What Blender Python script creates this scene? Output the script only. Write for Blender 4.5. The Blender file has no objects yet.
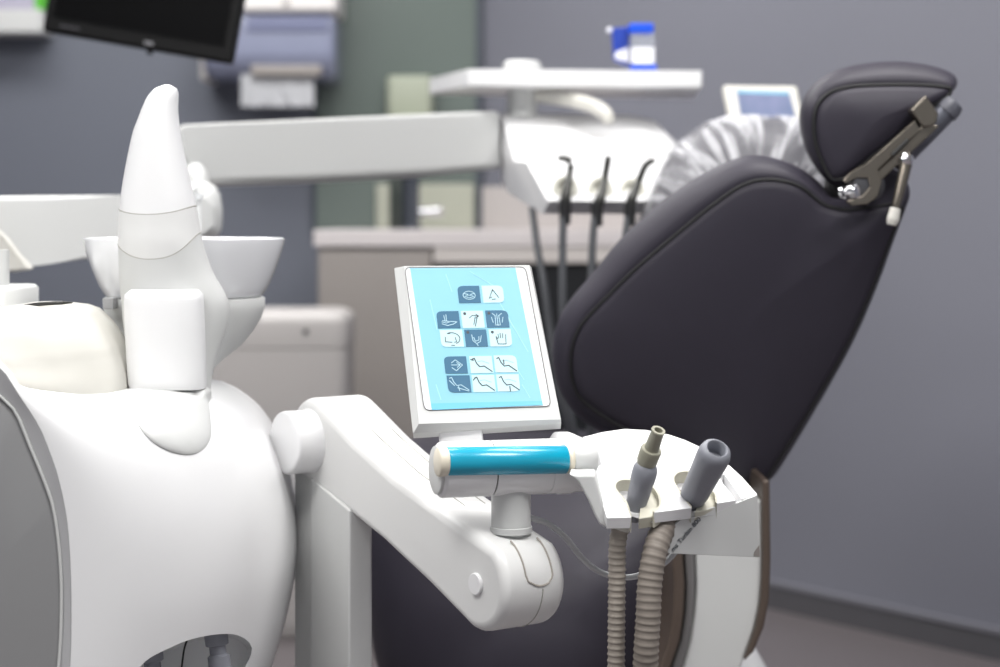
import bpy, bmesh, math, random
from mathutils import Vector, Matrix
from mathutils.geometry import tessellate_polygon
random.seed(4)
scene = bpy.context.scene
C = scene.collection
F, CX, HY, HC = 1800.0, 500.0, 222.0, 1.0      # focal in pixels, principal column, horizon row, eye height

def P(x, y, D):
    return Vector(((x-CX)/F*D, D, HC-(y-HY)/F*D))

# ------------------------------------------------------------------ materials
MATS = {}
def mat(name, col, rough=0.4, metal=0.0, coat=0.0, bump=0.0, bscale=300, noise=0.0, nscale=8, spec=0.5, alpha=1.0, trans=0.0, emit=None, sss=0):
    if name in MATS: return MATS[name]
    m = bpy.data.materials.new(name); m.use_nodes = True
    nt = m.node_tree; b = nt.nodes['Principled BSDF']
    lin = tuple(((c/255)/12.92 if c/255 <= .04045 else (((c/255)+.055)/1.055)**2.4) for c in col)
    b.inputs['Base Color'].default_value = (*lin, 1)
    b.inputs['Roughness'].default_value = rough
    b.inputs['Metallic'].default_value = metal
    b.inputs['Coat Weight'].default_value = coat
    b.inputs['Coat Roughness'].default_value = 0.12
    b.inputs['Specular IOR Level'].default_value = spec
    b.inputs['Alpha'].default_value = alpha
    b.inputs['Transmission Weight'].default_value = trans
    if emit:
        b.inputs['Emission Color'].default_value = (*emit[0], 1); b.inputs['Emission Strength'].default_value = emit[1]
    tc = nt.nodes.new('ShaderNodeTexCoord')
    if noise > 0:
        n = nt.nodes.new('ShaderNodeTexNoise'); n.inputs['Scale'].default_value = nscale; n.inputs['Detail'].default_value = 4
        nt.links.new(tc.outputs['Object'], n.inputs['Vector'])
        mx = nt.nodes.new('ShaderNodeMix'); mx.data_type = 'RGBA'
        mx.inputs[6].default_value = tuple(c*(1-noise) for c in lin)+(1,)
        mx.inputs[7].default_value = tuple(min(1, c*(1+noise)) for c in lin)+(1,)
        nt.links.new(n.outputs['Fac'], mx.inputs[0]); nt.links.new(mx.outputs[2], b.inputs['Base Color'])
    if bump > 0:
        n = nt.nodes.new('ShaderNodeTexNoise'); n.inputs['Scale'].default_value = bscale
        nt.links.new(tc.outputs['Object'], n.inputs['Vector'])
        bp = nt.nodes.new('ShaderNodeBump'); bp.inputs['Strength'].default_value = bump; bp.inputs['Distance'].default_value = .002
        nt.links.new(n.outputs['Fac'], bp.inputs['Height']); nt.links.new(bp.outputs['Normal'], b.inputs['Normal'])
    MATS[name] = m
    return m

WHITE = mat('white_gloss_plastic', (231,231,232), .34, coat=.25, noise=.01)
WHITE2 = mat('shaded_satin_plastic', (204,205,204), .42, noise=.01)  # satin white toned down, so the column's shading sits in the colour
WHITE3 = mat('white_shell_plastic', (220,220,219), .38, noise=.01)
CREAM = mat('cream_plastic', (208,206,199), .45, noise=.015)
SEAM = mat('seam_grey', (165,163,156), .7)
DARKSEAM = mat('dark_seam', (40,40,40), .7)
LEATHER = mat('charcoal_leather', (51,48,58), .5, bump=.12, bscale=900, noise=.06, nscale=30, spec=.3)
PIPING = mat('black_piping', (18,18,20), .6)
SILICONE = mat('grey_silicone', (132,134,142), .5, noise=.04, nscale=60)
OLIVE = mat('olive_plastic', (148,146,130), .5, noise=.03)
OLIVE_DK = mat('khaki_slot', (194,191,176), .5)
HOSE = mat('taupe_hose', (152,144,135), .55, noise=.05, nscale=80)
HOSE2 = mat('brown_grey_hose', (132,124,116), .55, noise=.05, nscale=80)
BRONZE = mat('bronze_metal', (128,121,112), .26, metal=.9, noise=.05)
CHROME = mat('chrome', (225,225,228), .1, metal=1)
BRONZE_TRIM = mat('bronze_trim', (92,80,72), .4, metal=.3)
GREYTRIM = mat('grey_trim', (110,108,108), .4)
BLACK = mat('black_plastic', (6,6,7), .55, spec=.25, noise=.05)
BLACKSCR = mat('black_screen', (4,4,5), .4, spec=.12)
TEAL = mat('teal_film', (0,158,190), .3, coat=.5, bump=.12, bscale=60, noise=.06, nscale=30)
LBLUE = mat('light_blue_face', (146,202,221), .16, coat=.5, bump=.05, bscale=25, noise=.05, nscale=16)
LBLUE2 = mat('pale_button', (196,232,240), .2, coat=.5)
DBLUE = mat('slate_button', (62,108,138), .25, coat=.5)
FACEWHITE = mat('panel_white', (232,236,238), .25, coat=.4)
INKW = mat('white_ink', (168,204,218), .5)
INKD = mat('dark_ink', (48,56,66), .5)
INKS = mat('soft_ink', (150,186,198), .5)
LINE = mat('thin_line', (84,76,78), .5)
PANELGREY = mat('grey_side_panel', (138,138,139), .18, coat=.5)
DARKHOSE = mat('dark_grey_hose', (88,90,94), .45)
INSTR = mat('dark_metal', (62,62,60), .35, metal=.5)
WALLM = mat('grey_wall_paint', (123,124,134), .6, bump=.05, bscale=400, noise=.02, nscale=2)
WALLM2 = mat('slate_wall_paint', (104,108,119), .6, bump=.05, bscale=400, noise=.02, nscale=2)
GREENP = mat('green_glass_panel', (106,116,111), .16, coat=.4, noise=.02, nscale=2)
BASEM = mat('grey_baseboard', (84,83,87), .5, noise=.03)
BASETOP = mat('baseboard_cap', (124,124,132), .5)
FLOORM = mat('grey_vinyl_floor', (107,101,103), .35, bump=.05, bscale=80, noise=.07, nscale=9)
CEILM = mat('ceiling_paint', (225,225,225), .8, noise=.01)
COUNTER = mat('pale_counter', (206,200,200), .35, noise=.03)
CABINET = mat('taupe_cabinet', (150,144,140), .5, noise=.03)
APRON = mat('stone_apron', (196,190,186), .4, noise=.03)
BAYSHADE = mat('bay_shade_black', (14,17,22), .4, noise=.05)
UPSTAND = mat('beige_upstand', (196,190,188), .4, noise=.03)
UPSTAND2 = mat('olive_upstand', (172,174,160), .35, noise=.03)
BINM = mat('warm_white_plastic', (186,182,180), .4, noise=.02)
LAV = mat('lavender_plastic', (132,137,160), .25, coat=.4, noise=.05, nscale=12)
PAPER = mat('paper_towel', (168,169,173), .8, bump=.3, bscale=120, noise=.03)
TAUPE = mat('taupe_slot', (150,144,140), .5)
OLIVEBOX = mat('pale_olive_plastic', (164,170,152), .4, noise=.03)
BLUEP = mat('royal_blue_plastic', (16,80,215), .3, noise=.05)
NAVYP = mat('deep_blue_plastic', (40,66,160), .3, noise=.05)
CLEARP = mat('clear_plastic', (200,205,215), .1, alpha=.35)
LABELW = mat('white_label', (235,235,240), .5, noise=.02)
GREENCAP = mat('bright_green', (90,190,50), .4)
LILAC = mat('lilac_grey_box', (176,172,190), .5)
CLEARTUBE = mat('milky_tube', (190,192,194), .2, coat=.5, noise=.05)
BANDG = mat('shaded_band_grey', (182,182,184), .4)
DARKCHROME = mat('dark_chrome', (120,124,132), .16, metal=.9)
LAMPM = mat('lamp_diffuser', (255,255,255), .5, emit=((1,1,1), 4))

def screen_mat():
    m = bpy.data.materials.new('lit_touch_screen'); m.use_nodes = True; nt = m.node_tree; b = nt.nodes['Principled BSDF']
    tc = nt.nodes.new('ShaderNodeTexCoord'); n = nt.nodes.new('ShaderNodeTexNoise'); n.inputs['Scale'].default_value = 14; n.inputs['Detail'].default_value = 2
    r = nt.nodes.new('ShaderNodeValToRGB'); r.color_ramp.elements[0].position = .35; r.color_ramp.elements[0].color = (.12,.22,.45,1)
    r.color_ramp.elements[1].position = .65; r.color_ramp.elements[1].color = (.32,.37,.68,1)
    nt.links.new(tc.outputs['Object'], n.inputs['Vector']); nt.links.new(n.outputs['Fac'], r.inputs[0])
    b.inputs['Base Color'].default_value = (.05,.05,.08,1); b.inputs['Roughness'].default_value = .5
    nt.links.new(r.outputs[0], b.inputs['Emission Color']); b.inputs['Emission Strength'].default_value = .6
    return m
SCREEN = screen_mat()

def wrap_mat():
    m = bpy.data.materials.new('crinkled_clear_film'); m.use_nodes = True; nt = m.node_tree; b = nt.nodes['Principled BSDF']
    b.inputs['Base Color'].default_value = (.82,.82,.86,1); b.inputs['Roughness'].default_value = .28
    uv = nt.nodes.new('ShaderNodeTexCoord'); mp = nt.nodes.new('ShaderNodeMapping'); mp.inputs['Scale'].default_value = (30, 1.7, 1)
    n = nt.nodes.new('ShaderNodeTexNoise'); n.inputs['Scale'].default_value = 1.0; n.inputs['Detail'].default_value = 8; n.inputs['Distortion'].default_value = .9
    nt.links.new(uv.outputs['UV'], mp.inputs[0]); nt.links.new(mp.outputs[0], n.inputs['Vector'])
    r = nt.nodes.new('ShaderNodeValToRGB'); e = r.color_ramp.elements
    e[0].position = .44; e[0].color = (.14,.14,.14,1); e[1].position = .64; e[1].color = (.64,.64,.64,1)
    nt.links.new(n.outputs['Fac'], r.inputs[0]); nt.links.new(r.outputs[0], b.inputs['Alpha'])
    bp = nt.nodes.new('ShaderNodeBump'); bp.inputs['Strength'].default_value = .8; bp.inputs['Distance'].default_value = .01
    nt.links.new(n.outputs['Fac'], bp.inputs['Height']); nt.links.new(bp.outputs['Normal'], b.inputs['Normal'])
    return m
WRAP = wrap_mat()

# ------------------------------------------------------------------ objects
WL = {}
def thing(name, label, cat, loc, group=None):
    o = bpy.data.objects.new(name, None); C.objects.link(o); o.empty_display_size = .05
    o.location = Vector(loc); WL[o] = Vector(loc); o['label'] = label; o['category'] = cat
    if group: o['group'] = group
    return o
def tag(o, label, cat, group=None):
    o['label'] = label; o['category'] = cat
    if group: o['group'] = group
    return o
def finish(name, bm, mats, parent=None, sharp=35, bevel=0, bsegs=3, subsurf=0, label=None, smooth=True):
    if not isinstance(mats, (list, tuple)): mats = [mats]
    bmesh.ops.remove_doubles(bm, verts=bm.verts, dist=1e-6)
    bmesh.ops.recalc_face_normals(bm, faces=bm.faces)
    if bevel > 0:
        es = [e for e in bm.edges if len(e.link_faces) == 2 and e.calc_face_angle(0) > math.radians(28)]
        bmesh.ops.bevel(bm, geom=es, offset=bevel, segments=bsegs, profile=.5, affect='EDGES', clamp_overlap=True)
        sharp = max(sharp, 50)
    me = bpy.data.meshes.new(name)
    xs = [v.co for v in bm.verts]
    c = Vector((sum((min(v[i] for v in xs), max(v[i] for v in xs)))/2 for i in range(3))); c.z = min(v.z for v in xs)
    bmesh.ops.translate(bm, verts=bm.verts, vec=-c)
    bm.to_mesh(me); bm.free()
    for m in mats: me.materials.append(m)
    if smooth:
        for p in me.polygons: p.use_smooth = True
        me.set_sharp_from_angle(angle=math.radians(sharp))
    o = bpy.data.objects.new(name, me); C.objects.link(o)
    WL[o] = c
    if parent: o.parent = parent; o.location = c - WL[parent]
    else: o.location = c
    if subsurf:
        s = o.modifiers.new('smooth', 'SUBSURF'); s.levels = subsurf; s.render_levels = subsurf
    elif bevel > 0 and smooth:
        w = o.modifiers.new('normals', 'WEIGHTED_NORMAL'); w.keep_sharp = True
    if label: o['label'] = label
    return o
def struct(o):
    o['kind'] = 'structure'; return o

def crom(pts, n=8, closed=False):
    out = []; L = len(pts)
    rng = range(L) if closed else range(L-1)
    for i in rng:
        g = (lambda k: pts[k % L]) if closed else (lambda k: pts[max(0, min(L-1, k))])
        a, b, c, d = g(i-1), g(i), g(i+1), g(i+2)
        for j in range(n):
            t = j/n
            out.append(.5*((2*b)+(c-a)*t+(2*a-5*b+4*c-d)*t*t+(3*b-a-3*c+d)*t**3))
    if not closed: out.append(pts[-1].copy())
    return out
def resample(pts, n):
    L = len(pts); d = [0]
    for i in range(L): d.append(d[-1]+(pts[(i+1) % L]-pts[i]).length)
    out = []; k = 0
    for j in range(n):
        s = d[-1]*j/n
        while d[k+1] < s: k += 1
        t = (s-d[k])/max(1e-9, d[k+1]-d[k])
        out.append(pts[k].lerp(pts[(k+1) % L], t))
    return out
def bm_loft(bm, rings, cap0=True, cap1=True, mi=0, closed=True, miseq=None):
    vs = [[bm.verts.new(p) for p in r] for r in rings]; n = len(rings[0])
    for i in range(len(vs)-1):
        for j in range(n if closed else n-1):
            f = bm.faces.new((vs[i][j], vs[i][(j+1) % n], vs[i+1][(j+1) % n], vs[i+1][j]))
            f.material_index = miseq[i] if miseq else mi
    for flag, r in ((cap0, vs[0]), (cap1, vs[-1])):
        if flag:
            f = bm.faces.new(r if flag is not None else r); f.material_index = mi
    return vs
def shape(rings_px, n=72, smooth=True):
    """rings given as lists of (x,y,D) -> resampled 3-D rings"""
    out = []
    for r in rings_px:
        p = [P(*q) for q in r]
        if smooth: p = crom(p, 6, True)
        out.append(resample(p, n))
    return out
def ring_scale(r, s, off=Vector((0,0,0)), c=None):
    c = c or sum(r, Vector())/len(r)
    return [c+(p-c)*s+off for p in r]

def bm_box(bm, o, u, v, w, mi=0):
    """box from corner o with edge vectors u,v,w"""
    ps = [o, o+u, o+u+v, o+v, o+w, o+u+w, o+u+v+w, o+v+w]
    vs = [bm.verts.new(p) for p in ps]
    for q in ((0,3,2,1),(4,5,6,7),(0,1,5,4),(1,2,6,5),(2,3,7,6),(3,0,4,7)):
        bm.faces.new([vs[i] for i in q]).material_index = mi
def box(name, lo, hi, m, parent=None, bevel=.003, **k):
    bm = bmesh.new(); lo = Vector(lo); hi = Vector(hi); d = hi-lo
    bm_box(bm, lo, Vector((d.x,0,0)), Vector((0,d.y,0)), Vector((0,0,d.z)))
    return finish(name, bm, m, parent, bevel=bevel, **k)
def bm_prism(bm, pts, vec, mi=0):
    a = [bm.verts.new(p) for p in pts]; b = [bm.verts.new(p+vec) for p in pts]; n = len(a)
    bm.faces.new(a).material_index = mi; bm.faces.new(b[::-1]).material_index = mi
    for i in range(n): bm.faces.new((a[i], b[i], b[(i+1) % n], a[(i+1) % n])).material_index = mi
def prism(name, pts, vec, m, parent=None, **k):
    bm = bmesh.new(); bm_prism(bm, pts, vec); return finish(name, bm, m, parent, **k)
def frames(pts):
    T = [(pts[min(i+1, len(pts)-1)]-pts[max(i-1, 0)]).normalized() for i in range(len(pts))]
    n = T[0].orthogonal().normalized(); out = []
    for t in T:
        n = (n-t*n.dot(t)).normalized(); out.append((t, n, t.cross(n)))
    return out
def bm_tube(bm, pts, rad, seg=16, mi=0, caps=True, flat=1.0):
    if not hasattr(rad, '__len__'): rad = [rad]*len(pts)
    fr = frames(pts)
    rings = [[p+(n*math.cos(a)+b*math.sin(a)*flat)*r for a in [2*math.pi*k/seg for k in range(seg)]] for p, (t, n, b), r in zip(pts, fr, rad)]
    return bm_loft(bm, rings, caps, caps, mi)
def tube(name, pts, rad, m, parent=None, seg=16, n=6, **k):
    bm = bmesh.new(); q = crom([Vector(p) for p in pts], n) if n > 1 and len(pts) > 2 else [Vector(p) for p in pts]
    if hasattr(rad, '__len__'):
        rr = []
        for i in range(len(q)):
            s = i/(len(q)-1)*(len(rad)-1); j = min(int(s), len(rad)-2); rr.append(rad[j]+(rad[j+1]-rad[j])*(s-j))
        rad = rr
    bm_tube(bm, q, rad, seg); return finish(name, bm, m, parent, **k)
def bm_lathe(bm, o, ax, prof, seg=48, mi=0, caps=True, miseq=None):
    """prof: list of (along, radius)"""
    ax = ax.normalized(); n = ax.orthogonal().normalized(); b = ax.cross(n)
    rings = [[o+ax*h+(n*math.cos(a)+b*math.sin(a))*r for a in [2*math.pi*k/seg for k in range(seg)]] for h, r in prof]
    return bm_loft(bm, rings, caps, caps, mi, miseq=miseq)
def lathe(name, o, ax, prof, m, parent=None, seg=48, caps=True, **k):
    bm = bmesh.new(); bm_lathe(bm, Vector(o), Vector(ax), prof, seg, caps=caps); return finish(name, bm, m, parent, **k)
def rrect(w, h, r, n=5):
    """rounded rectangle, centred, list of (x,y)"""
    out = []
    for cx, cy, a0 in ((w/2-r, h/2-r, 0), (-w/2+r, h/2-r, 90), (-w/2+r, -h/2+r, 180), (w/2-r, -h/2+r, 270)):
        for k in range(n+1):
            a = math.radians(a0+90*k/n); out.append((cx+r*math.cos(a), cy+r*math.sin(a)))
    return out

class Rows:
    """upright body given by rows (y, x_left, x_right, half depth) about a depth"""
    def __init__(s, rows, D, e=2.3, lean=0):
        s.rows = rows; s.D = D; s.e = e; s.lean = lean
    def at(s, y, a):
        r = s.rows
        k = 0
        while k < len(r)-2 and y > r[k+1][0]: k += 1
        t = (y-r[k][0])/(r[k+1][0]-r[k][0])
        g = lambda i: r[max(0, min(len(r)-1, i))]
        def cr(c):
            A, B, Cc, Dd = g(k-1)[c], g(k)[c], g(k+1)[c], g(k+2)[c]
            return .5*((2*B)+(Cc-A)*t+(2*A-5*B+4*Cc-Dd)*t*t+(3*B-A-3*Cc+Dd)*t**3)
        xl, xr, dp = cr(1), cr(2), cr(3)
        c, sn = math.cos(a), math.sin(a)
        q = lambda v: math.copysign(abs(v)**(2/s.e), v)
        base = P((xl+xr)/2, y, s.D + s.lean*(y-r[0][0]))
        return base+Vector((q(c)*(xr-xl)/2/F*s.D, q(sn)*dp, 0))
    def mesh(s, bm, y0, y1, seg=40, n=28, caps=True, mi=0):
        rings = [[s.at(y0+(y1-y0)*i/n, 2*math.pi*k/seg) for k in range(seg)] for i in range(n+1)]
        bm_loft(bm, rings, caps, caps, mi)

class Plane:
    def __init__(s, a, b, c):
        s.o = a; s.u = (b-a).normalized(); s.n = (b-a).cross(c-a).normalized()
        if s.n.y > 0: s.n = -s.n
        s.v = s.n.cross(s.u)
    def at(s, x, y, off=0):
        d = P(x, y, 1)-Vector((0,0,HC)); e = Vector((0,0,HC))
        t = (s.o-e).dot(s.n)/d.dot(s.n)
        return e+d*t+s.n*off
def bm_patch(bm, pl, pts, off, th, mi=0):
    bm_prism(bm, [pl.at(x, y, off) for x, y in pts], pl.n*th, mi)
def bm_stroke(bm, pl, pts, w, off, th=.0003, mi=0):
    q = [pl.at(x, y, off) for x, y in pts]
    for a, b in zip(q, q[1:]):
        t = (b-a).normalized(); s = t.cross(pl.n).normalized()*w/2
        bm_box(bm, a-s-t*w*.25, (b-a)+t*w*.5, s*2, pl.n*th, mi)

def text_obj(name, body, size, m, parent, origin, xdir, ydir, th=.0002):
    cu = bpy.data.curves.new(name, 'FONT'); cu.body = body; cu.size = size; cu.extrude = th
    o = bpy.data.objects.new(name, cu); C.objects.link(o); bpy.context.view_layer.update()
    me = bpy.data.meshes.new_from_object(o.evaluated_get(bpy.context.evaluated_depsgraph_get()))
    bpy.data.objects.remove(o)
    x = xdir.normalized(); z = x.cross(ydir).normalized(); y = z.cross(x)
    M = Matrix((x, y, z)).transposed()
    bm = bmesh.new(); bm.from_mesh(me)
    for v in bm.verts: v.co = M @ v.co + origin
    return finish(name, bm, m, parent, smooth=False)

# ------------------------------------------------------------------ room
Wd = Vector((.615, -.788, 0)); corner = Vector((-.063, 5.65, 0)); Wn = Vector((-.788, -.615, 0))
H = 2.75
prism('wall_right_dummy', [Vector((0,0,0)), Vector((1,0,0)), Vector((0,1,0))], Vector((0,0,1)), WALLM)
bpy.data.objects.remove(bpy.data.objects['wall_right_dummy'])
far = corner+Wd*7.0
bm = bmesh.new(); bm_box(bm, corner, Wd*7, -Wn*.12, Vector((0,0,H))); struct(finish('wall_right', bm, WALLM, smooth=False))
bm = bmesh.new(); bm_box(bm, Vector((-3.2,5.65,0)), Vector((3.2-.063+.1,0,0)), Vector((0,.12,0)), Vector((0,0,H))); struct(finish('wall_back', bm, WALLM2, smooth=False))
bm = bmesh.new(); bm_box(bm, Vector((-3.32,-1.5,0)), Vector((.12,0,0)), Vector((0,7.27,0)), Vector((0,0,H))); struct(finish('wall_left', bm, WALLM2, smooth=False))
bm = bmesh.new(); bm_box(bm, Vector((-3.32,-1.5,-.1)), Vector((8,0,0)), Vector((0,7.3,0)), Vector((0,0,.1))); struct(finish('floor', bm, FLOORM, smooth=False))
bm = bmesh.new(); bm_box(bm, Vector((-3.32,-1.5,H)), Vector((8,0,0)), Vector((0,7.3,0)), Vector((0,0,.1))); struct(finish('ceiling', bm, CEILM, smooth=False))
bm = bmesh.new()
bm_box(bm, corner+Vector((0,0,0)), Wd*6.9, Wn*.012, Vector((0,0,.062)), 0)
bm_box(bm, corner+Vector((0,0,.062)), Wd*6.9, Wn*.016, Vector((0,0,.012)), 1)
struct(finish('baseboard_right', bm, [BASEM, BASETOP], smooth=False))
bm = bmesh.new(); bm_box(bm, Vector((-3.19,5.636,0)), Vector((3.1,0,0)), Vector((0,.012,0)), Vector((0,0,.07))); struct(finish('baseboard_back', bm, BASEM, smooth=False))
# green glass splash panel on the back wall
xl = (316-500)/F*5.63; xr = (476-500)/F*5.63
bm = bmesh.new(); bm_box(bm, Vector((xl,5.628,.96)), Vector((xr-xl,0,0)), Vector((0,.02,0)), Vector((0,0,1.75)))
struct(finish('trim_1', bm, GREENP, bevel=.003))
bm = bmesh.new(); bm_box(bm, Vector((xl-.012,5.625,.96)), Vector((.012,0,0)), Vector((0,.022,0)), Vector((0,0,1.75)))
bm_box(bm, Vector((xr,5.62,.96)), Vector((.02,0,0)), Vector((0,.027,0)), Vector((0,0,1.75)))
struct(finish('trim_2', bm, mat('dark_edge_strip', (70,76,86), .4), bevel=.001))

# ceiling lamps: real panels in the ceiling
def lamp(x, y, sx, sy, pw, label):
    t = thing('ceiling_light', label, 'ceiling light', (x, y, H-.03), 'ceiling light panels')
    bm = bmesh.new(); bm_box(bm, Vector((x-sx/2-.02, y-sy/2-.02, H-.025)), Vector((sx+.04,0,0)), Vector((0,sy+.04,0)), Vector((0,0,.024))); finish('frame', bm, WHITE2, t, smooth=False)
    bm = bmesh.new(); bm_box(bm, Vector((x-sx/2, y-sy/2, H-.029)), Vector((sx,0,0)), Vector((0,sy,0)), Vector((0,0,.003))); finish('diffuser', bm, LAMPM, t, smooth=False)
    l = bpy.data.lights.new('lamp_light', 'AREA'); l.shape = 'RECTANGLE'; l.size = sx; l.size_y = sy; l.energy = pw; l.color = (1,.985,.96)
    o = bpy.data.objects.new('lamp_light', l); C.objects.link(o); o.location = (x, y, H-.04)
LP = [(-1.1,.9,1.2,.6,41),(.9,.9,1.2,.6,41),(-1.1,2.7,1.2,.6,26),(.75,2.5,1.2,.6,26),(-1.3,4.4,1.2,.6,20),(-.2,4.3,.9,.6,16)]
for a in LP:
    lamp(*a, 'white ceiling light panel above the treatment room')

# ------------------------------------------------------------------ counter and cabinet
yf = 4.9
def X(px, D): return (px-500)/F*D
def Zp(py, D): return HC-(py-222)/F*D
wr = lambda y: corner.x+(corner.y-y)/.788*.615        # x of the right wall at depth y
xc0 = X(317, yf)
cab = thing('base_cabinet', 'taupe base cabinet with shaded bay painted black under the pale sink counter', 'cabinet', (xc0+.4, 5.2, 0))
ztop = Zp(230, yf); zb = Zp(247, yf)
xm = X(432, yf)
def wedge(name, x0, x1, y0, z0, z1, m, parent, inset=.004, **k):
    y1 = 5.62
    pts = [Vector((x0,y0,z0)), Vector((min(x1, wr(y0)-inset),y0,z0)), Vector((min(x1, wr(y1)-.03),y1,z0)), Vector((x0,y1,z0))]
    return prism(name, pts, Vector((0,0,z1-z0)), m, parent, **k)
wedge('cabinet_body', xc0, xm, yf+.02, .08, zb-.002, CABINET, cab, bevel=.004)
wedge('plinth', xc0+.02, 2, yf+.06, 0, .08, BASEM, cab, inset=.03)
wedge('bay_shade', xm, X(640, yf), yf+.03, .08, Zp(264, yf), BAYSHADE, cab, inset=.03)  # solid black block stands in for the shade inside the kneehole
box('door', (xc0+.004, yf+.004, .1), (xm-.003, yf+.02, zb-.012), CABINET, cab)
ct = thing('sink_counter', 'pale stone counter with deeper sink apron along the back wall', 'counter', (xc0+.3, 5.2, zb))
wedge('countertop', xc0-.01, 2, yf, zb, ztop, COUNTER, ct, bevel=.004)
wedge('apron', xm+.004, X(640, yf), yf+.004, Zp(263, yf), zb-.001, APRON, ct, inset=.03, bevel=.003)
bm = bmesh.new(); bm_box(bm, Vector((X(376,5.6), 5.6, ztop)), Vector((X(474,5.6)-X(376,5.6),0,0)), Vector((0,.025,0)), Vector((0,0,Zp(184,5.6)-ztop))); finish('upstand', bm, UPSTAND2, ct, bevel=.003, label='olive beige upstand behind the tap')
a = corner+Wd*.04+Wn*.004; bm = bmesh.new(); bm_box(bm, Vector((a.x,a.y,ztop)), Wd*.72, Wn*.02, Vector((0,0,Zp(186,5.5)-ztop))); finish('upstand', bm, UPSTAND, ct, bevel=.003, label='pinkish beige upstand on the right-hand wall')

# tap
D = 5.2; fx = X(411, D)
fa = thing('tap', 'chrome mixer tap with side lever standing on the sink counter', 'tap', (fx, D, ztop))
lathe('tap_body', (fx, D, ztop), (0,0,1), [(0,.034),(.006,.034),(.008,.026),(.16,.024),(.2,.022),(.26,.02),(.27,.012)], DARKCHROME, fa)
tube('spout', [(fx,D,ztop+.2),(fx-.01,D-.08,ztop+.23),(fx-.02,D-.16,ztop+.22),(fx-.02,D-.19,ztop+.19)], [.014,.013,.012,.012], DARKCHROME, fa)
tube('lever', [(fx+.02,D,Zp(212,D)),(fx+.05,D-.01,Zp(212,D)),(fx+.09,D-.02,Zp(211,D))], [.011,.012,.016], CHROME, fa)
# dark soap pump beside the tap
sx = X(397, 5.3)
so = thing('soap_bottle', 'slim dark pump bottle on the counter beside the chrome tap', 'bottle', (sx, 5.35, ztop))
lathe('bottle_body', (sx,5.35,ztop), (0,0,1), [(0,.024),(.004,.026),(.15,.026),(.17,.018),(.18,.01)], mat('smoky_bottle',(58,64,60),.3), so)
tube('pump', [(sx,5.35,ztop+.18),(sx,5.35,ztop+.21),(sx-.03,5.33,ztop+.212)], .005, BLACK, so, n=3)

# soap dispenser pale olive on glass panel
D = 5.565
o = bmesh.new(); rr = rrect((433-387)/F*D, .09, .02)
x0 = X(410, D)
rings = [[Vector((x0+x*s, D+.02+y*s, z)) for x, y in rr] for z, s in ((Zp(116,D)-.06,.9),(Zp(116,D)-.05,1),(Zp(80,D),1),(Zp(77,D),.95),(Zp(76,D),.85))]
bm_loft(o, rings); dsp = thing('soap_dispenser', 'pale olive wall soap dispenser on the green glass panel', 'dispenser', (x0, D, Zp(116,D)-.06))
finish('dispenser_body', o, OLIVEBOX, dsp, sharp=50)
box('push_plate', (x0-.04, D-.045, Zp(116,D)-.05), (x0+.04, D-.02, Zp(116,D)+.0), OLIVEBOX, dsp, bevel=.006)

# paper towel dispenser
D = 5.4
pt = thing('paper_towel_dispenser', 'white and lavender paper towel dispenser on the back wall', 'dispenser', (X(270,D), D, Zp(80,D)))
def side_loft(name, x0, x1, prof, m, parent, bev=.012, **k):
    return prism(name, [Vector((x0, y, z)) for y, z in prof], Vector((x1-x0,0,0)), m, parent, bevel=bev, **k)
side_loft('lower_cover', X(203,D), X(336,D), [(5.64,Zp(14,D)),(D-.02,Zp(14,D)),(D-.02,Zp(60,D)),(D+.02,Zp(78,D)),(5.64,Zp(80,D))], LAV, pt, bev=.025)
side_loft('upper_cover', X(240,D), X(338,D), [(5.64,Zp(-80,D)),(D,Zp(-80,D)),(D-.03,Zp(-40,D)),(D-.03,Zp(13,D)),(5.64,Zp(13,D))], mat('white_cover',(226,222,220),.4), pt, bev=.015)
box('side_cap', (X(197,D), D+.04, Zp(80,D)), (X(206,D), 5.64, Zp(30,D)), BINM, pt, bevel=.012)
box('latch', (X(284,D), D-.036, Zp(6,D)), (X(291,D), D-.029, Zp(2,D)), TAUPE, pt, bevel=.001)
box('paper_slot', (X(252,D), D-.03, Zp(76,D)), (X(322,D), D+.05, Zp(66,D)), TAUPE, pt, bevel=.006)
box('window', (X(248,D), D-.026, Zp(32,D)), (X(328,D), D-.018, Zp(17,D)), mat('dark_lavender',(112,117,145),.25,coat=.4), pt, bevel=.003)
bm = bmesh.new(); n = 24
x0, x1 = X(241,D), X(314,D)
top = [Vector((x0+(x1-x0)*i/n, D+.0+.004*math.sin(i*1.1), Zp(74,D))) for i in range(n+1)]
bot = [Vector((x0+.002+(x1-x0)*i/n, D-.02+.006*math.sin(i*.9+1), Zp(107,D)+.004*math.sin(i*2.3))) for i in range(n+1)]
pts = top+bot[::-1]
bm_prism(bm, pts, Vector((0,.003,0))); finish('paper_towel', bm, PAPER, pt, smooth=False)

# waste box standing behind the spittoon unit
D = 4.3
bx = thing('waste_bin', 'warm white rounded waste bin standing by the taupe cabinet', 'bin', (X(290,D), D+.12, 0))
def rbody(x0, x1, y0, y1, zs, r, seg=6):
    w, h = x1-x0, y1-y0; c = Vector(((x0+x1)/2, (y0+y1)/2, 0)); bm = bmesh.new(); rings = []
    for z, ins in zs:
        rr = rrect(w-2*ins, h-2*ins, max(.004, r-ins*.6), seg); rings.append([c+Vector((x, y, z)) for x, y in rr])
    bm_loft(bm, rings); return bm
zt = Zp(311, D)
finish('bin_body', rbody(X(200,D), X(347,D), D, D+.26, [(0,.02),(.01,.012),(.05,.008),(zt-.09,0)], .035), BINM, bx, sharp=50)
finish('bin_lid', rbody(X(199,D), X(348,D), D-.003, D+.263, [(zt-.088,0.002),(zt-.03,0),(zt-.016,.004),(zt-.006,.014),(zt,.035)], .038), BINM, bx, sharp=50)
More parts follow.
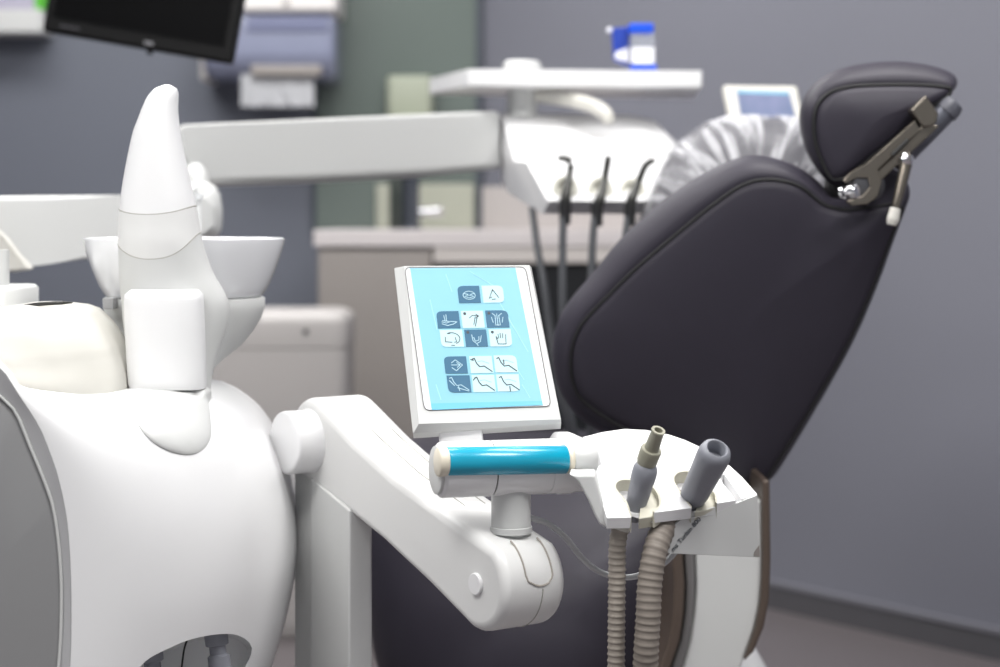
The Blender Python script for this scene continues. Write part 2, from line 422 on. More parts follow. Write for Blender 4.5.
lathe('keyhole', (X(306,D), D-.003, Zp(332,D)), (0,-1,0), [(0,.007),(.002,.007)], DARKSEAM, bx, seg=16)

# shelf top-left with box
D = 5.5
wall_shelf = box('wall_shelf', (-1.75, D, Zp(33,D)), (X(42,D)+.0, 5.64, Zp(9,D)), WHITE2, bevel=.008)
tag(wall_shelf, 'thick white wall shelf behind the black monitor', 'shelf')
cb = thing('carton', 'lilac grey carton with bright green end on the white wall shelf', 'box', (X(0,D), D+.15, Zp(9,D)))
box('carton_body', (-1.72, D+.01, Zp(9,D)+.001), (X(34,D), D+.13, Zp(9,D)+.16), LILAC, cb, bevel=.002)
box('green_end', (X(34,D)+.0005, D+.01, Zp(9,D)+.001), (X(42,D), D+.13, Zp(9,D)+.16), GREENCAP, cb, bevel=.002)

# ------------------------------------------------------------------ monitor
D = 3.3
mo = thing('monitor', 'black flat monitor hanging tilted in the top left corner', 'monitor', P(140, 20, D))
u = (P(230,64,D)-P(41,31,D+.06)); ul = u.normalized(); v = (P(240.5,0,D-.0)-P(230,64,D)).normalized()
v = (v-ul*v.dot(ul)).normalized(); nrm = ul.cross(v).normalized()
if nrm.y > 0: nrm = -nrm
hh = u.length*.6
o0 = P(41,31,D+.06)
bm = bmesh.new(); bm_box(bm, o0, u, v*hh, -nrm*.03); finish('housing', bm, BLACK, mo, bevel=.008)
bm = bmesh.new(); bm_box(bm, o0+ul*.018+v*.03+nrm*.0005, u-ul*.036, v*(hh-.048), nrm*.001); finish('screen', bm, BLACKSCR, mo, smooth=False)
bm = bmesh.new(); bm_box(bm, o0+ul*(u.length*.545)+v*.009+nrm*.0005, ul*.018, v*.006, nrm*.0008)
finish('badge', bm, mat('grey_badge',(120,120,124),.4), mo, smooth=False)
bm = bmesh.new()
for k in range(5): bm_box(bm, o0+ul*(.036+k*.008)+v*.014+nrm*.0005, ul*.006, v*.004, nrm*.0008)
finish('lettering', bm, mat('dim_letters',(70,70,74),.4), mo, smooth=False)
lathe('power_button', o0+ul*(u.length*.57)-v*.003-nrm*.012, -v, [(-.004,.006),(.003,.006),(.005,.004)], BLACK, mo, seg=16)
cen = o0+u/2+v*(hh*.5)-nrm*.03
bm = bmesh.new(); bm_box(bm, cen-ul*.05-v*.05, ul*.1, v*.1, -nrm*.03)
finish('mount_plate', bm, BLACK, mo, bevel=.004)
tube('mount_arm', [cen-nrm*.02, cen-nrm*.1+v*.02, Vector((cen.x+.02,cen.y+.12,cen.z+.3)), Vector((cen.x+.02,cen.y+.12,H-.001))], .02, WHITE2, mo)

# ------------------------------------------------------------------ spittoon unit
un = thing('spittoon_unit', 'bulbous glossy white dental unit with grey side panel and bowl', 'dental unit', (-.35, 2.05, 0))
R0 = [(-240,420),(-60,352),(0,394),(17,411),(31,444),(45,478),(55,508),(61,552),(63,600),(60,667),(48,760),(20,840),(-60,900),(-240,930)]
R1 = [(-240,390),(-60,325),(0,368),(17,392),(38,424),(50,452),(59,480),(67,520),(71,580),(70,667),(58,765),(26,850),(-60,915),(-240,950)]
R3 = [(-240,330),(-60,345),(30,378),(110,384),(170,382),(209,388),(244,411),(267,443),(284,483),(292,535),(290,582),(270,667),(225,780),(140,880),(-20,960),(-240,980)]
def ring2(r, D, k=0, n=120):
    p = crom([P(x, y, D+(x)*k) for x, y in r], 6, True)
    return resample(p, n)
r0 = ring2(R0, 1.80, .0002); r1 = ring2(R1, 1.795, .0002); r3 = ring2(R3, 2.08, .0002)
rings = [r1]
NT = 14
for i in range(1, NT+1):
    t = math.pi/2*i/NT; s = math.sin(t); c = 1-math.cos(t)
    rings.append([Vector((a.x+(b.x-a.x)*s, a.y+(b.y-a.y)*c, a.z+(b.z-a.z)*s)) for a, b in zip(r1, r3)])
cc = sum(r3, Vector())/len(r3)
for s, dy in ((.995,.08),(.96,.2),(.85,.3),(.6,.36)):
    rings.append([Vector((cc.x+(p.x-cc.x)*s, p.y+dy, cc.z+(p.z-cc.z)*s)) for p in r3])
bm = bmesh.new(); bm_loft(bm, rings, False, True)
# front rim band and recessed seat of the panel
rim = bm_loft(bm, [r1, [p+Vector((0,.02,0)) for p in r1]], False, True)
from mathutils.bvhtree import BVHTree
bvh = BVHTree.FromBMesh(bm)
def surf(x, y):
    h_ = bvh.ray_cast(Vector((0,0,HC)), (P(x, y, 1)-Vector((0,0,HC))).normalized()); return h_[0].y
body = finish('body_shell', bm, WHITE, un, sharp=40)
bm = bmesh.new(); bm_loft(bm, [ring_scale(r1, .999, Vector((0,.004,0))), ring_scale(r1,.9985,Vector((0,-.0005,0))), r0, [p+Vector((0,.02,0)) for p in r0]], False, False); finish('rim_band', bm, BANDG, un, sharp=50, label='band around the side panel with shade in its grey colour')  # shadowed left-facing rim; its shade is put into the grey
# cavity
ds_ = surf(215, 655)
cut = bmesh.new()
cv = [(120,720),(139,668),(174,646),(203,636.5),(232,634),(249,642),(251,655),(238,680),(225,720)]
q = [resample(crom([P(x, y, d) for x, y in cv], 6, True), 60) for d in (1.5, ds_+.09, ds_+.12)]
q[2] = ring_scale(q[2], .93)
bm_loft(cut, q); bmesh.ops.recalc_face_normals(cut, faces=cut.faces)
cm = bpy.data.meshes.new('cut'); cut.to_mesh(cm); cut.free(); co = bpy.data.objects.new('cut', cm); C.objects.link(co)
md = body.modifiers.new('b', 'BOOLEAN'); md.object = co; md.operation = 'DIFFERENCE'; md.solver = 'EXACT'
bpy.context.view_layer.update()
me = bpy.data.meshes.new_from_object(body.evaluated_get(bpy.context.evaluated_depsgraph_get()))
body.modifiers.clear(); body.data = me; bpy.data.objects.remove(co)
bpy.data.meshes.remove(cm)
# panel
bm = bmesh.new(); cpan = sum(r0, Vector())/len(r0)
pr = [ring_scale(r0, .992, Vector((0,.012,0)), cpan), ring_scale(r0, .99, Vector((0,.002,0)), cpan), ring_scale(r0, .984, Vector((0,.0,0)), cpan), ring_scale(r0, .7, Vector((0,-.002,0)), cpan)]
bm_loft(bm, pr); finish('side_panel', bm, PANELGREY, un, label='semi-gloss grey side panel', sharp=50)
bm = bmesh.new(); e = ring_scale(r0, .993, Vector((0,-.001,0)), cpan); bm_tube(bm, e+[e[0]], .0016, 8); finish('panel_trim', bm, WHITE2, un)
# base foot hidden below the frame
finish('foot', rbody(-.75, -.28, 1.9, 2.35, [(0,0),(.18,0),(.3,.04)], .06), WHITE2, un)
# cavity connectors
for x, y, d, tilt in ((220,650,ds_+.04,0),(157,666,ds_+.03,-.01)):
    p = P(x, y, d)
    j = lathe('hose_connector', p+Vector((-.006+tilt*.2,0,.03)), Vector((.14+tilt,-.1,-1)), [(-.01,.012),(.004,.0135),(.024,.0125),(.026,.009),(.034,.009),(.036,.012),(.07,.012)], SILICONE, un, seg=24)
tube('cavity_wire', [P(190,634,ds_+.05), P(184,650,ds_+.03), P(180,685,ds_+.03)], .0011, DARKSEAM, un, seg=8)

# hood
hood = Rows([(303,28,62,.05),(305,6,78,.09),(311,-6,92,.12),(325,-22,106,.135),(345,-28,119,.14),(352,-26,122,.14),(358,-20,125,.138),(375,-14,130,.138),(390,-5,131,.13),(400,0,128,.12)], 2.06, 2.6)
bm = bmesh.new(); hood.mesh(bm, 303, 400, 48, 24); finish('hood', bm, CREAM, un, label='cream translucent hood on top of the unit')
bm = bmesh.new(); bm_tube(bm, [P(22,305.5,2.02), P(40,304,2.0), P(62,302.8,2.01), P(72,302.6,2.03)], [.001,.0022,.0022,.001], 10); finish('grip_slot', bm, INSTR, un)
finish('turret', rbody(X(-60,2.2), X(20,2.2), 2.12, 2.3, [(Zp(325,2.2),0),(Zp(290,2.2),0),(Zp(286.5,2.2),.004),(Zp(286,2.2),.01)], .012), WHITE2, un, sharp=50)

# column, fin, cover
fin = Rows([(84.8,164,170,.004),(87,157,175.5,.012),(91,152.5,177.8,.018),(98,147,178,.023),(110,142,177.5,.028),(132,134,180,.034),(157,128.5,184.5,.039),(182,124,190,.043),(209,120.5,196,.046),(226,119.6,199,.047),(242,119.4,202,.048),(258,119.6,207,.045),(275,120,214,.042),(292,121,224,.040),(305,122.5,229,.039),(325,124,227,.039),(350,128,219,.041),(370,130,213,.045),(392,132,210,.044)], 2.1, 2.3)
def fin_y(a, base, dip, slope):
    return base - dip*math.sin(a) + slope*math.cos(a)
def bm_fin(bm, f0, f1, n=20, seg=56):
    rings = []
    for i in range(n+1):
        rings.append([fin.at(f0(a)+(f1(a)-f0(a))*i/n, a) for a in [2*math.pi*k/seg for k in range(seg)]])
    bm_loft(bm, rings)
s1 = lambda a: 207.5-7*math.sin(a)*abs(math.sin(a)) - 1.5*math.cos(a)
s2 = lambda a: 238-20*math.sin(a)*abs(math.sin(a)) - 5*math.cos(a)
bm = bmesh.new(); bm_fin(bm, lambda a: 84.8, lambda a: s1(a)-.25, 34); finish('fin', bm, WHITE, un, label='curved horn-shaped white fin', sharp=60)
bm = bmesh.new(); bm_fin(bm, lambda a: s1(a)+.25, lambda a: s2(a)-.25, 14); finish('fin_collar', bm, WHITE3, un, sharp=60)
bm = bmesh.new(); bm_fin(bm, lambda a: s2(a)+.25, lambda a: 392, 26); finish('column', bm, WHITE2, un, sharp=60)
for s in (s1, s2):
    bm = bmesh.new(); pts = [fin.at(s(a), a)+(Vector((0,.0006,0)) if math.sin(a) < 0 else Vector((0,-.0006,0))) for a in [2*math.pi*k/56 for k in range(57)]]
    bm_tube(bm, pts, .0008, 6); finish('seam', bm, SEAM, un)
cov = Rows([(289.5,131,198,.016),(291,127,201.5,.022),(296,125,203,.026),(320,125.5,204,.028),(350,127,205,.028),(386,129,206,.028),(388.3,130,205.5,.026)], 2.054, 3.0)
bm = bmesh.new(); cov.mesh(bm, 289.5, 388.3, 48, 20); finish('column_cover', bm, WHITE, un, label='smooth white cover on the column', sharp=60)
ro = crom([Vector((x, y, 0)) for x, y in [(117,388.8),(126,404),(144,434),(163,449),(186,455.5),(202,451),(211,437),(210.5,415),(208,400),(202,389.5),(165,388.8)]], 8, True)
rc_ = Vector((172,412,0)); rings = []
def sf(x, y):
    h_ = bvh.ray_cast(Vector((0,0,HC)), (P(x, y, 1)-Vector((0,0,HC))).normalized())
    return h_[0].y if h_[0] is not None else 9
for k_ in (1.0,.985,.95,.88,.75,.6,.4,.2,.05):
    rings.append([])
    for p in ro:
        v_ = rc_+(p-rc_)*k_; yy = max(v_.y, 389.0)
        off = .013*math.sqrt(max(0, 1-k_**2.2))-.001
        rings[-1].append(P(v_.x, yy, min(sf(v_.x, yy), 2.045)-off))
bm = bmesh.new(); bm_loft(bm, [[p+Vector((0,.03,0)) for p in rings[0]]]+rings); finish('column_root', bm, WHITE2, un, sharp=60)

# bowl & holder
D = 2.25; bx0 = X(184.5, D)
sc = D/F
def rz(y): return Zp(y, D)
zz = rz(297)
bc = Vector((bx0, D, 0))
holder = [(rz(374),14*sc),(rz(370),28*sc),(rz(360),38*sc),(rz(345),57*sc),(rz(330),69*sc),(rz(318),76*sc),(rz(308),79.5*sc),(rz(298.5),80*sc),(rz(297),78.5*sc),(rz(297),60*sc)]
lathe('bowl_holder', bc, (0,0,1), holder, WHITE2, un, seg=72, sharp=50)
bowl = [(rz(297.5),60*sc),(rz(296.5),76*sc),(rz(294),78.5*sc),(rz(285),84*sc),(rz(268),91*sc),(rz(252),96.5*sc),(rz(243),99*sc),(rz(239),99.5*sc),(rz(237.8),98.3*sc),(rz(239),96.5*sc),(rz(250),92*sc),(rz(270),82*sc),(rz(288),55*sc),(rz(292),10*sc)]
lathe('spittoon_bowl', bc, (0,0,1), bowl, mat('glazed_white',(236,237,240),.15,coat=.5), un, seg=72, sharp=50, label='white glazed rinsing bowl')
box('holder_notch', P(104,309,2.16)+Vector((0,-.004,0)), P(114,298,2.16)+Vector((0,.02,0)), BANDG, un, bevel=.001)
# rinse spout behind the fin
tube('rinse_spout', [P(190,290,2.3), P(192,250,2.3), P(193,215,2.3), P(196,196,2.3), P(202,190,2.28)], [.013,.012,.011,.009,.006], WHITE2, un, seg=20)

# ------------------------------------------------------------------ instrument delivery system
ds = thing('instrument_console', 'white instrument console with three holders on a long horizontal arm', 'dental console', P(500,180,2.9))
# rear arm (lower link)
def beam(name, a0, a1, h0, h1, wdt, m, r=.02, parent=ds):
    """a0,a1: centre line ends, vertical half heights"""
    d = (a1-a0); d.z = 0; s = Vector((-d.y, d.x, 0)).normalized()
    bm = bmesh.new(); rings = []
    for t in [0,.02,.06,.5,.94,.98,1]:
        k = {0:.7,.02:.9,1:.7,.98:.9}.get(t, 1)
        c = a0.lerp(a1, t); h = (h0+(h1-h0)*t)*k; w = wdt*k
        rings.append([c+s*x+Vector((0,0,y)) for x, y in rrect(2*w, 2*h, min(r, w*.95, h*.95), 5)])
    bm_loft(bm, rings); return finish(name, bm, m, parent, sharp=50)
bm = bmesh.new()
low = [(-80,197,2.6),(40,195.5,2.75),(125,195,2.85),(205,194,2.92),(216,205,2.93),(216,228,2.93),(200,240,2.92),(130,253,2.85),(50,264,2.76),(20,268,2.7),(-80,282,2.6)]
prism('lower_arm', [P(*q) for q in low], Vector((-.02,.07,0)), WHITE2, ds, bevel=.008)
prism('arm_knuckle', [P(*q) for q in [(-90,205,2.56),(-20,215,2.58),(5,238,2.6),(18,256,2.62),(32,270,2.63),(16,272,2.62),(-90,276,2.56)]], Vector((-.01,.06,0)), CREAM, ds, bevel=.006)
lathe('arm_post', P(-8,290,2.24)-Vector((0,0,.0)), (0,0,1), [(-.004,.021),(.03,.021),(.05,.021)], WHITE2, ds)
lathe('arm_hub', P(200,240,2.97), (0,0,1), [(0,.02),(.006,.03),(.02,.036),(.05,.037),(.075,.033),(.09,.024),(.096,.01)], WHITE2, ds, sharp=60)
tube('hub_stem', [P(200,215,2.99), P(197,182,2.99), P(192,172,3.0)], .02, WHITE2, ds)
up = [(176,128,3.02),(184,124,3.02),(500,110.5,3.36),(502,168,3.36),(430,176,3.3),(300,183,3.16),(215,186,3.05),(200,184,3.03),(190,172,3.02),(180,150,3.02)]
prism('upper_arm', [P(*q) for q in up], Vector((-.015,.08,0)), WHITE2, ds, bevel=.01)

# console head
Lp = [(499,113,3.42),(500,150,3.40),(501,181,3.39),(508,194,3.34),(527,206,3.18),(540,214,3.05),(547,201,3.02),(527,161,3.13),(514,160,3.16),(508,138,3.27),(504,120,3.37)]
A = [P(*q) for q in Lp]
Wv = Vector((.32,.06,0))
bm = bmesh.new(); rings = []
for t, k in ((0,.96),(.015,1),(.5,1),(.8,.98),(.93,.90),(1,.68)):
    c = sum(A, Vector())/len(A); base = A[0]
    rings.append([p+Wv*t+Vector((0,0,0)) if k == 1 else Vector((p.x, c.y+(p.y-c.y)*k, c.z+(p.z-c.z)*k - (1-k)*.02))+Wv*t for p in A])
bm_loft(bm, rings); finish('console_head', bm, WHITE, ds, bevel=.005, sharp=40)
# dark underside lip under the holders
# holders
hd = []
for x, y in ((565,189),(600,190),(632,191)):
    c = P(x, y, 3.055+(x-565)*.0004)
    hd.append(c)
    lathe('holder_ring', c, Vector((.0,-1,.35)), [(-.01,.021),(.004,.022),(.010,.0215),(.012,.019),(.012,.013),(.006,.012),(.004,.006)], mat('holder_grey',(196,195,184),.45), ds, seg=32)
# tray column
lathe('tray_column', P(522,112,3.42), (0,0,1), [(-.01,.03),(.0,.029),(.05,.028),(.051,.036),(.092,.036),(.097,.03)], WHITE2, ds)
tube('tray_bracket', [P(535,96,3.42), P(560,98,3.38), P(590,105,3.32), P(606,114,3.29), P(608,123,3.29)], [.012,.014,.014,.013,.01], CREAM, ds, seg=20)
# tray
Dt = 3.34
zt0 = Zp(87.5, Dt); zt1 = Zp(72, Dt)
tp = [(429,3.54),(468,3.31),(702,3.35),(694,3.64)]
tr = thing('instrument_tray', 'rectangular white instrument tray raised above the console', 'tray', (X(565,Dt), Dt, zt0))
pts = [Vector((X(x,d), d, zt0)) for x, d in tp]
prism('tray_plate', pts, Vector((0,0,zt1-zt0)), WHITE, tr, bevel=.004)
bm = bmesh.new(); cpt = sum(pts, Vector())/4
outer = [Vector((p.x,p.y,zt1-.0005)) for p in pts]
inn = [cpt.lerp(p, .95)+Vector((0,0,zt1-zt0)) for p in pts]
for a, b, c2, d2 in [(outer[i], outer[(i+1)%4], inn[(i+1)%4], inn[i]) for i in range(4)]:
    bm_prism(bm, [a, b, Vector((c2.x,c2.y,zt1-.0005)), Vector((d2.x,d2.y,zt1-.0005))], Vector((0,0,.004)))
finish('tray_lip', bm, WHITE, tr, bevel=.001)
# crumpled tissues on the tray
def lump(name, c, sx, sy, sz, m, label, cat):
    bm = bmesh.new(); bmesh.ops.create_icosphere(bm, subdivisions=4, radius=1)
    for v in bm.verts:
        k = 1+.12*math.sin(5*v.co.x+3*v.co.y)+.08*math.sin(9*v.co.z+7*v.co.x)
        v.co = Vector((v.co.x*sx*k, v.co.y*sy*k, max(v.co.z, 0)*sz*k))+c
    o = finish(name, bm, m); return tag(o, label, cat)
lump('folded_napkin', Vector((X(585,3.45),3.45,zt1+.0003)), .05, .05, .012, PAPER, 'low white folded napkin lying on the instrument tray', 'napkin')
# blue and white container
D = 3.41
bc_ = thing('plastic_container', 'clear plastic container with royal blue lid and base on the tray', 'container', (X(637,D), D, zt1))
def sbox(name, x0, x1, y0, y1, d0, d1, m, bev=.003, sk=0):
    a = [Vector((X(x0,D)+0, d0, z)) for z in (0,)]
    bm = bmesh.new(); lo = Vector((X(x0,D), d0, Zp(y1,D))); hi = Vector((X(x1,D), d1, Zp(y0,D)))
    bm_box(bm, lo, Vector((hi.x-lo.x,0,0)), Vector((-.02*0,hi.y-lo.y,0)), Vector((0,0,hi.z-lo.z)))
    return finish(name, bm, m, bc_, bevel=bev)
sbox('base', 630, 656, 65, 71.3, D-.02, D+.05, BLUEP)
sbox('clear_body', 630.5, 654, 34, 65, D-.018, D+.048, CLEARP, .002)
sbox('label_patch', 631, 653.5, 48, 64.5, D-.0195, D-.0183, LABELW, .0003)
sbox('lid', 629, 653, 24, 34, D-.02, D+.05, BLUEP)
bm = bmesh.new()
pts = [P(x, y, D+.01) for x, y in ((612,28),(629.3,26),(629.3,66),(614,60))]
bm_prism(bm, pts, Vector((0,.03,0))); finish('side_pocket', bm, NAVYP, bc_, bevel=.002)
bm = bmesh.new(); pts = [P(x, y, D+.008) for x, y in ((616,52),(629,47),(629,62),(614.5,58))]; bm_prism(bm, pts, Vector((0,.0015,0))); finish('label_patch', bm, LABELW, bc_, smooth=False)
lathe('hinge_pin', P(607,30,D+.02), (1,0,0), [(0,.005),(.009,.005)], LABELW, bc_, seg=12)

# handpieces (three, each different) + loose hose
def hp(name, label, stem, tip, hose, hr=.0065):
    t = thing(name, label, 'dental handpiece', stem[-1], 'handpieces in the console holders')
    tube('handle', stem, [.0055,.006,.0075,.009,.0095][:max(2, len(stem))], INSTR, t, seg=14)
    tube('tip', tip, [.0045,.006,.006], INSTR, t, seg=12)
    tube('sleeve', [stem[-1]+Vector((0,-.0,.01)), stem[-1]+Vector((0,.004,-.03))], [.0105,.0095], mat('black_sleeve',(40,40,42),.5), t, seg=16)
    tube('hose', hose, hr, DARKHOSE, t, seg=14)
q = 3.01
hp('turbine_handpiece', 'dark handpiece with short hooked head, leftmost of the three in the console', [P(571,164,q+.02),P(570,172,q+.02),P(568,183,q+.01),P(566,196,q),P(565,206,q)],
   [P(558,158,q+.02),P(566,159,q+.02),P(571.5,162,q+.02)],
   [P(565,206,q),P(563,230,q),P(562.5,272,q),P(563,320,q+.01),P(568,398,q+.03),P(577,440,q+.05),P(600,500,q+.1)])
hp('scaler_handpiece', 'slim straight dark handpiece in the middle console holder', [P(606.5,168,q+.02),P(605,178,q+.02),P(603,190,q+.01),P(600,199,q),P(597,208,q)],
   [P(608.5,156,q+.02),P(607.5,162,q+.02),P(606.5,169,q+.02)],
   [P(597,208,q),P(593.5,230,q),P(591.5,272,q),P(590,330,q+.01),P(590,420,q+.05),P(600,500,q+.1)])
hp('syringe_handpiece', 'dark air syringe with bent nozzle, closest to the plastic-wrapped cushion', [P(640,178,q+.02),P(638,183,q+.02),P(635.5,190,q+.01),P(632,198,q),P(630,208,q)],
   [P(654.5,160,q+.02),P(646,165,q+.02),P(639.5,179,q+.02)],
   [P(630,208,q),P(627,225,q),P(623,260,q),P(612,320,q+.02),P(606,420,q+.05),P(610,500,q+.1)])
lh = tube('instrument_hose', [P(532,209,3.16),P(533.5,220,3.14),P(537,246,3.1),P(544,284,3.08),P(550,330,3.08),P(560,395,3.08),P(570,432,3.1),P(590,500,3.15)], .0065, DARKHOSE, seg=14)
tag(lh, 'dark grey hose hanging from the left underside of the console', 'hose')

# touch screen
D = 3.3
ts = thing('touch_screen', 'small tilted touch screen with white frame behind the wrapped cushion', 'screen', P(760,118,D))
a, b, c3, d3 = P(724,84,D+.03), P(797,86,D+.05), P(806,132,D-.0), P(733,132,D-.02)
pl2 = Plane(d3, c3, a)
prism('screen_frame', [pl2.at(723,84), pl2.at(797.5,85), pl2.at(806,132), pl2.at(733,132)], pl2.n*-.02, CREAM, ts, bevel=.006)
bm = bmesh.new(); bm_patch(bm, pl2, ((736,90),(789,92),(797,124),(742,124)), .0004, .0008); finish('display', bm, SCREEN, ts, smooth=False)
bm = bmesh.new(); bm_patch(bm, pl2, ((737,90.5),(788,92.5),(789,95.5),(738,93.5)), .0014, .0004); finish('status_bar', bm, mat('teal_bar',(60,130,160),.3,emit=((.05,.3,.4),.5)), ts, smooth=False)
tube('stand', [P(765,128,D+.015), P(762,150,D+.02), P(740,175,D+.02), P(690,180,D-.02)], .014, CREAM, ts)

# ------------------------------------------------------------------ dental chair
ch = thing('dental_chair', 'charcoal leather dental chair reclined, seen from behind its backrest', 'dental chair', (.35, 2.75, 0))
def tiltD(y, d): return d-(400-y)*.00035
seam = [(831,207),(820,202),(802,187.6),(784,181),(762,179.7),(741,186),(712,205.6),(683,229),(640,265),(612,292),(586,319),(577.6,332),(572,349),(571,372),(576,391),(584,402),(609,420),(640,436),(690,455),(735,478),(759,484),(775,466),(815,402),(848,344),(872,290),(892,236),(903,207),(885,205),(850,210)]
outl = [(836,200),(823,187),(812,176),(796,166.6),(777,159),(757,155.5),(736,158.5),(712,169.6),(687,184),(661.6,202),(622,238),(596,270),(566,306),(555.5,330),(553,352),(556,378.6),(566,402),(582.5,420),(599,431),(640,452),(690,472),(735,487),(760,489),(778,470),(818,404),(851,345),(875,290),(895,235),(906,205),(913,180),(908,160),(885,163),(858,185)]
VB = (P(730,320,1)-Vector((0,0,HC))); VH = (P(880,125,1)-Vector((0,0,HC)))
def al(r, D): return resample(crom([P(x, y, tiltD(y, D)) for x, y in r], 5, True), 160)
# align start indices by construction (both begin by the headrest joint)
S = al(seam, 2.50); O = al(outl, 2.545)
def match(Sr, Or):
    """for each outline point take matching index with smallest start offset"""
    best = min(range(len(Or)), key=lambda k: (Or[k]-Sr[0]).length)
    return Or[best:]+Or[:best]
O = match(S, O)
# re-match point-wise to avoid shear: monotone nearest mapping
def remap(Sr, Or):
    n = len(Or); dense = resample(Or, n*6); m = len(dense); out = []; k0 = 0
    for i, p in enumerate(Sr):
        rng = range(k0, min(k0+60, m)) if i else range(0, 1)
        k = min(rng, key=lambda k: (dense[k]-p).length + abs(k/m-i/n)*.35) if i else 0
        k0 = k; out.append(dense[k % m])
    for _ in range(3): out = [out[0]]+[(out[i-1]+out[i]*2+out[(i+1) % n])/4 for i in range(1, n)]
    return out
O = remap(S, O)
cS = sum(S, Vector())/len(S)
O = ring_scale(O, 1.012)
bm = bmesh.new()
rings = [ring_scale(S, s, VB*dy) for s, dy in ((.15,-.022),(.5,-.018),(.78,-.011),(.93,-.004),(.985,.0),(1.0,.006))]
bm_loft(bm, rings, True, True); finish('backrest_panel', bm, LEATHER, ch, sharp=60, label='flat rear panel of the backrest')
bm = bmesh.new(); rings = [[p+VB*.006 for p in S]]
for t in (.12,.3,.5,.7,.86,.96,1.0):
    a_ = math.pi/2*t
    rings.append([s.lerp(o_, math.sin(a_))+VB*((1-math.cos(a_))*.02-.010*math.sin(math.pi*t)) for s, o_ in zip(S, O)])
cO = sum(O, Vector())/len(O)
for s, dy in ((1.0,.045),(.985,.07),(.95,.09),(.85,.1),(.5,.102)):
    rings.append(ring_scale(O, s, VB*dy))
bm_loft(bm, rings, True, True); finish('backrest_cushion', bm, LEATHER, ch, sharp=70)
bm = bmesh.new(); e = [p+Vector((0,.0015,0)) for p in S]; bm_tube(bm, e+[e[0]], .0024, 8); finish('piping', bm, PIPING, ch)

# headrest
hs = [(831,178),(819,154.5),(814.5,135.6),(814.5,116.7),(819,103),(831,92),(850,86.8),(874.5,85),(915,84.8),(940,86.5),(951,89),(948,96),(936,104),(918,120),(890,142),(864,163),(845,178)]
ho = [(836,190),(827,182),(817,170.7),(805.6,152),(800,132),(798.5,114),(801.6,100.5),(809.7,87),(823,76),(842,67.5),(872,62),(901.5,61),(931,65),(952,72),(958.7,80),(957,88),(943,100),(925,118),(896,145),(868,170),(850,186)]
def al2(r, D, n=120): return resample(crom([P(x, y, D) for x, y in r], 5, True), n)
S2 = al2(hs, 2.44); O2 = remap(S2, match(S2, al2(ho, 2.475)))
bm = bmesh.new(); rings = [ring_scale(S2, s, VH*dy) for s, dy in ((.15,-.014),(.5,-.011),(.8,-.006),(.95,-.001),(1,.005))]
bm_loft(bm, rings); finish('headrest_panel', bm, LEATHER, ch, sharp=60, label='rear panel of the headrest')
bm = bmesh.new(); rings = [[p+VH*.005 for p in S2]]
for t in (.12,.3,.5,.7,.86,.96,1.0):
    a_ = math.pi/2*t
    rings.append([s.lerp(o_, math.sin(a_))+VH*((1-math.cos(a_))*.018-.01*math.sin(math.pi*t)) for s, o_ in zip(S2, O2)])
for s, dy in ((1.0,.05),(1.0,.1),(.98,.135),(.93,.155),(.8,.168),(.4,.172)): rings.append(ring_scale(O2, s, VH*dy))
bm_loft(bm, rings); finish('headrest_cushion', bm, LEATHER, ch, sharp=70)
bm = bmesh.new(); e = [p+Vector((0,.001,0)) for p in S2]; bm_tube(bm, e+[e[0]], .0026, 8); finish('piping', bm, PIPING, ch)

# headrest bracket
bd = 2.40
pl3 = [(915,120),(921,130),(900,149),(878,170),(882,182),(878,196),(868,204),(852,206),(846,201),(862,196),(870,187),(868,178),(856,178),(846,184),(843,180),(851,172),(866,164),(890,143)]
prism('bracket_plate', [P(x, y, bd) for x, y in pl3], Vector((0,.012,0)), BRONZE, ch, bevel=.0015)
prism('bracket_clamp', [P(x, y, bd-.006) for x, y in [(911,110.5),(926,95),(939,113),(937,123),(931,127),(923,127)]], Vector((0,.03,0)), BRONZE, ch, bevel=.003)
prism('bracket_rail', [P(x, y, bd+.004) for x, y in [(926,122),(940,126),(900,163),(880,182),(872,176),(898,152)]], Vector((0,.016,0)), BRONZE, ch, bevel=.002)
tube('bracket_tube', [P(946,110,2.45), P(930,127,2.45), P(905,152,2.45), P(893,164,2.45)], .0165, mat('blue_grey_tube',(104,106,116),.35,metal=.5), ch, seg=24)
lathe('tube_cap', P(946,110,2.45), P(955,100,2.45)-P(946,110,2.45), [(-.004,.0185),(.006,.0185),(.014,.0165),(.016,.012)], mat('grey_tube_cap',(92,93,102),.4), ch, seg=32)
lathe('joint_disc', P(868,185,2.41), (0.1,-1,0), [(-.02,.022),(.004,.022),(.006,.019)], mat('smoked_steel',(92,92,96),.35,metal=.6), ch, seg=36)
lathe('adjusting_knob', P(840,193,2.385), P(856,191,2.37)-P(840,193,2.385), [(0,.006),(.003,.009),(.007,.009),(.009,.005),(.013,.005),(.014,.009),(.02,.0105),(.026,.009),(.028,.004)], CHROME, ch, seg=24)
tube('bracket_gap', [P(908,140,bd-.001), P(892,155,bd-.001)], .003, DARKSEAM, ch, n=1, seg=8)
lathe('lever_knuckle', P(906,160,2.395), (0.2,-1,.3), [(-.02,.008),(.0,.009),(.006,.0085),(.010,.004)], CHROME, ch, seg=24)
tube('lever', [P(906,164,2.395), P(902,182,2.39), P(897,202,2.385), P(894,213,2.385)], [.0085,.0075,.006,.0055], BRONZE, ch, seg=16)
tube('lever_tip', [P(895.5,208,2.385), P(893,219,2.385), P(891.5,225,2.385)], [.0068,.0085,.006], CREAM, ch, seg=20)
lathe('dark_joint', P(884,193,2.44), (0,-1,0), [(-.2,.035),(.0,.035),(.008,.028)], LEATHER, ch, seg=36)
lathe('joint_cover', P(848,186,2.465), (0,-1,0), [(-.05,.024),(-.01,.026),(.0,.026),(.008,.02)], PIPING, ch, seg=36)

